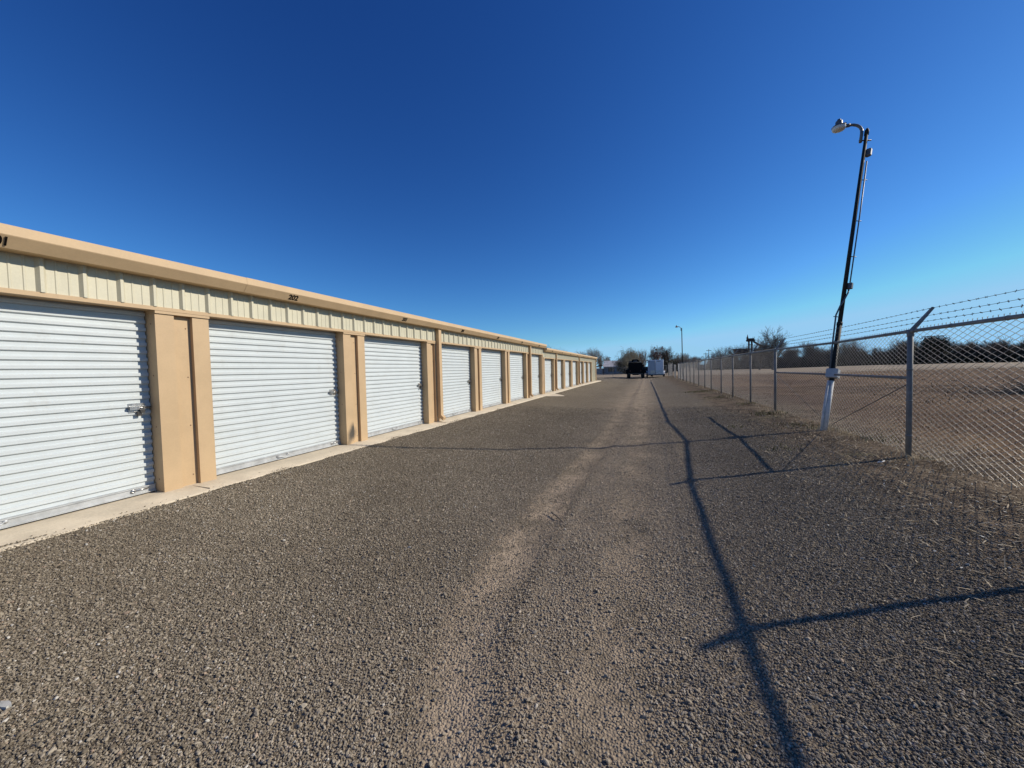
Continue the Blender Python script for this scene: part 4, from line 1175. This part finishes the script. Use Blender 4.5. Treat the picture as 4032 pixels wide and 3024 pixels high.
lim = -5.315 + .03 * np.sin(Y * 2.3 + 1.0) * np.sin(Y * .9) + .02 * np.sin(Y * 7.1) - .05 * np.exp(-((np.mod(Y, 2.9) - 1.2) / .35) ** 2)
keep = (X > lim) | (rg.uniform(0, 1, len(X)) < .05 * np.exp((X - lim) / .05))
X, Y, Z, s = X[keep], Y[keep], Z[keep], s[keep]
nn = len(X)
scl = np.stack([s * rg.uniform(.9, 1.55, nn), s * rg.uniform(.75, 1.1, nn), s * rg.uniform(.5, .85, nn)], -1)
rot = np.stack([rg.normal(0, .45, nn), rg.normal(0, .45, nn), rg.uniform(0, 6.28, nn)], -1)
gn_stones('gravel', np.stack([X, Y, Z], -1), scl, rot, M['stone'], 'loose brown and grey pebbles covering the drive')
print('stones', nn)

def slivers(n, xr, yr, ln, wd, m, name, label, cat, seed, dens=None, lift=.004):
    rg = np.random.default_rng(seed)
    X = rg.uniform(*xr, n); Y = rg.uniform(*yr, n)
    if dens is not None: k = rg.uniform(0, 1, n) < dens(X, Y); X, Y = X[k], Y[k]
    n = len(X); t = rg.uniform(0, 6.28, n); L = rg.uniform(*ln, n); w = rg.uniform(*wd, n)
    Z = gz(X, Y) + lift + rg.uniform(0, .012, n); dz = rg.normal(0, .22, n) * L
    d = np.stack([np.cos(t), np.sin(t), np.zeros(n)], -1) * L[:, None] / 2; q = np.stack([-np.sin(t), np.cos(t), np.zeros(n)], -1) * w[:, None] / 2
    c = np.stack([X, Y, Z], -1); up_ = np.stack([np.zeros(n), np.zeros(n), np.abs(dz)], -1)
    V = np.stack([c - d - q, c - d + q, c + q * .9 + up_ * .6, c - q * .9 + up_ * .6, c + d * .9 + q * .4 + up_, c + d * .9 - q * .4 + up_], 1).reshape(-1, 3)
    b = np.arange(n)[:, None] * 6
    F = np.concatenate([b + np.array([[0, 3, 2, 1]]), b + np.array([[3, 5, 4, 2]])], 0)
    return tag(link(name, np_mesh(name, V, F), m), label, cat, kind='stuff')
verge = lambda X, Y: np.interp(X, [1.2, 2.4, 3.4, 4.2, 6], [.02, .25, 1, .7, .2]) * np.interp(Y, [-1, 10, 16], [1, .8, .25])
slivers(30000, (1.0, 6.0), (-1, 20), (.02, .12), (.003, .009), M['straw'], 'straw_litter', 'scraps of dry straw and twigs strewn along the foot of the fence', 'litter', 31, verge)
slivers(900, (-5.2, 3), (.4, 8), (.01, .035), (.002, .005), M['straw'], 'straw_bits', 'sparse bits of straw scattered over the gravel', 'litter', 32)
slivers(9000, (1.0, 5.5), (-1, 16), (.015, .05), (.008, .02), M['soil'], 'leaf_litter', 'dark dead leaves lying along the verge by the fence', 'litter', 36, verge)
slivers(700, (1.6, 4.6), (0, 12), (.015, .04), (.008, .018), M['chip'], 'pale_chips', 'pale chips and leaf scraps lying beside the fence', 'litter', 33, verge)

def blades(n, xr, yr, h, m, name, label, cat, seed, dens=None, wd=.006):
    rg = np.random.default_rng(seed)
    X = rg.uniform(*xr, n); Y = rg.uniform(*yr, n)
    if dens is not None: k = rg.uniform(0, 1, n) < dens(X, Y); X, Y = X[k], Y[k]
    n = len(X); t = rg.uniform(0, 6.28, n); H = rg.uniform(*h, n); lean = rg.uniform(.1, 1.0, n) * H
    Z = gz(X, Y) - .005; w = wd * rg.uniform(.6, 1.4, n)
    q = np.stack([-np.sin(t), np.cos(t), np.zeros(n)], -1) * w[:, None]
    c = np.stack([X, Y, Z], -1); l = np.stack([np.cos(t) * lean, np.sin(t) * lean, H], -1)
    V = np.stack([c - q, c + q, c + l * np.array([.4, .4, .6]) + q * .8, c + l * np.array([.4, .4, .6]) - q * .8, c + l + q * .15, c + l - q * .15], 1).reshape(-1, 3)
    b = np.arange(n)[:, None] * 6
    F = np.concatenate([b + np.array([[0, 1, 2, 3]]), b + np.array([[3, 2, 4, 5]])], 0)
    return tag(link(name, np_mesh(name, V, F), m), label, cat, kind='stuff')
def tufty(X, Y): return np.clip(.25 + 1.2 * np.sin(X * 2.9 + 1.3 * np.sin(Y * 1.1)) * np.sin(Y * 2.3 + .8 * X), 0.06, 1)
blades(190000, (3.5, 16), (1.5, 28), (.008, .045), M['grass'], 'dry_grass', 'short brown winter grass in the field behind the fence', 'grass', 41, lambda X, Y: .3 + .6 * tufty(X, Y), .0035)
blades(30000, (8, 45), (8, 75), (.03, .14), M['grass'], 'field_grass', 'tufts of tall dead grass further out in the field', 'grass', 42, tufty, .013)
def weeds(X, Y):
    d = np.zeros_like(X)
    for (cx, cy, r_) in ((3.35, 12.6, .35), (3.1, 12.3, .3), (3.2, 10.2, .35), (2.2, 7.6, .22), (3.4, 15.6, .3), (3.0, 19, .5), (2.9, 24, .7), (3.8, 8.3, .3), (4.0, 4.9, .25), (1.9, 10.1, .2)):
        d += np.exp(-((X - cx) ** 2 + (Y - cy) ** 2) / r_ ** 2)
    return np.clip(d, 0, 1)
blades(34000, (1.4, 4.6), (3, 28), (.015, .07), M['weed'], 'weeds', 'low green and yellow weeds at the feet of the fence posts', 'weeds', 43, weeds, .006)
blades(5000, (3.3, 3.85), (-1, 50), (.03, .13), M['straw'], 'fence_grass', 'dead grass stalks caught along the bottom of the fence', 'grass', 44, lambda X, Y: tufty(X, Y * 1.7), .004)

# brush heaps in the field
def brush_heap(label, x, y, wx, wy, h, seed):
    rg = np.random.default_rng(seed); n = 700
    c = np.stack([x + rg.normal(0, wx, n), y + rg.normal(0, wy, n), np.zeros(n)], -1)
    c[:, 2] = gz(c[:, 0], c[:, 1]) + rg.uniform(0, h, n) * np.exp(-((c[:, 0] - x) / (1.6 * wx)) ** 2)
    d = rg.normal(size=(n, 3)) * np.array([.35, .35, .18])
    V, F = tubes_np(np.stack([c - d, c + d], 1), .012, .006, n=4)
    tag(link('brush_heap', np_mesh('brush_heap', V, F), M['brush']), label, 'brush heap')
brush_heap('dark heap of cut brush in the field at the right edge, behind the fence', 15.2, 20.5, 1.1, .4, .35, 1)

# the few single things lying on the drive
st = MB()
rgm = random.Random(4)
vs = [(-2.995 + .036 * math.cos(t) * (1.3 if i % 2 else .9), .80 + .014 * math.sin(t) * (1 + .3 * rgm.random())) for i, t in enumerate([k * math.pi / 5 for k in range(10)])]
st.prism(vs, 'z', g1(-2.99, .8) + .006, g1(-2.99, .8) + .024)
tag(st.build('flat_stone', M['chip']), 'flat pale stone lying on the gravel at the lower left edge', 'stone')
z = g1(-2.6, .9) + .018
tag(MB().tube([(-2.72, .80, z), (-2.66, .87, z + .016), (-2.60, .90, z + .02), (-2.53, .91, z + .006)], [.0026, .0026, .002, .0014], 5).build('grass_stalk', M['straw']), 'single curved dry grass stalk on the gravel at lower left', 'stalk')
z = g1(-.95, 3.9) + .02
tag(MB().tube([(-1.03, 4.02, z), (-.94, 3.91, z + .006), (-.855, 3.80, z)], [.006, .005, .004], 6).build('stick', M['wood']), 'short dark stick lying across the dusty wheel track', 'stick')
for (x, y, a, lb) in ((3.05, 6.6, .3, 'white curl of plastic lying left of the near fence post'), (4.15, 5.25, 1.1, 'pale flat scrap behind the fence near the right edge')):
    z = g1(x, y) + .012; c, s_ = math.cos(a), math.sin(a)
    mb = MB(); pts = [(x - .04 * c, y - .04 * s_, z), (x - .02 * c, y - .02 * s_, z + .015), (x + .02 * c, y + .025 * s_, z + .01), (x + .06 * c, y + .06 * s_, z + .03)]
    mb.tube(pts, [.004, .007, .006, .003], 6)
    tag(mb.build('scrap', M['white']), lb, 'litter')
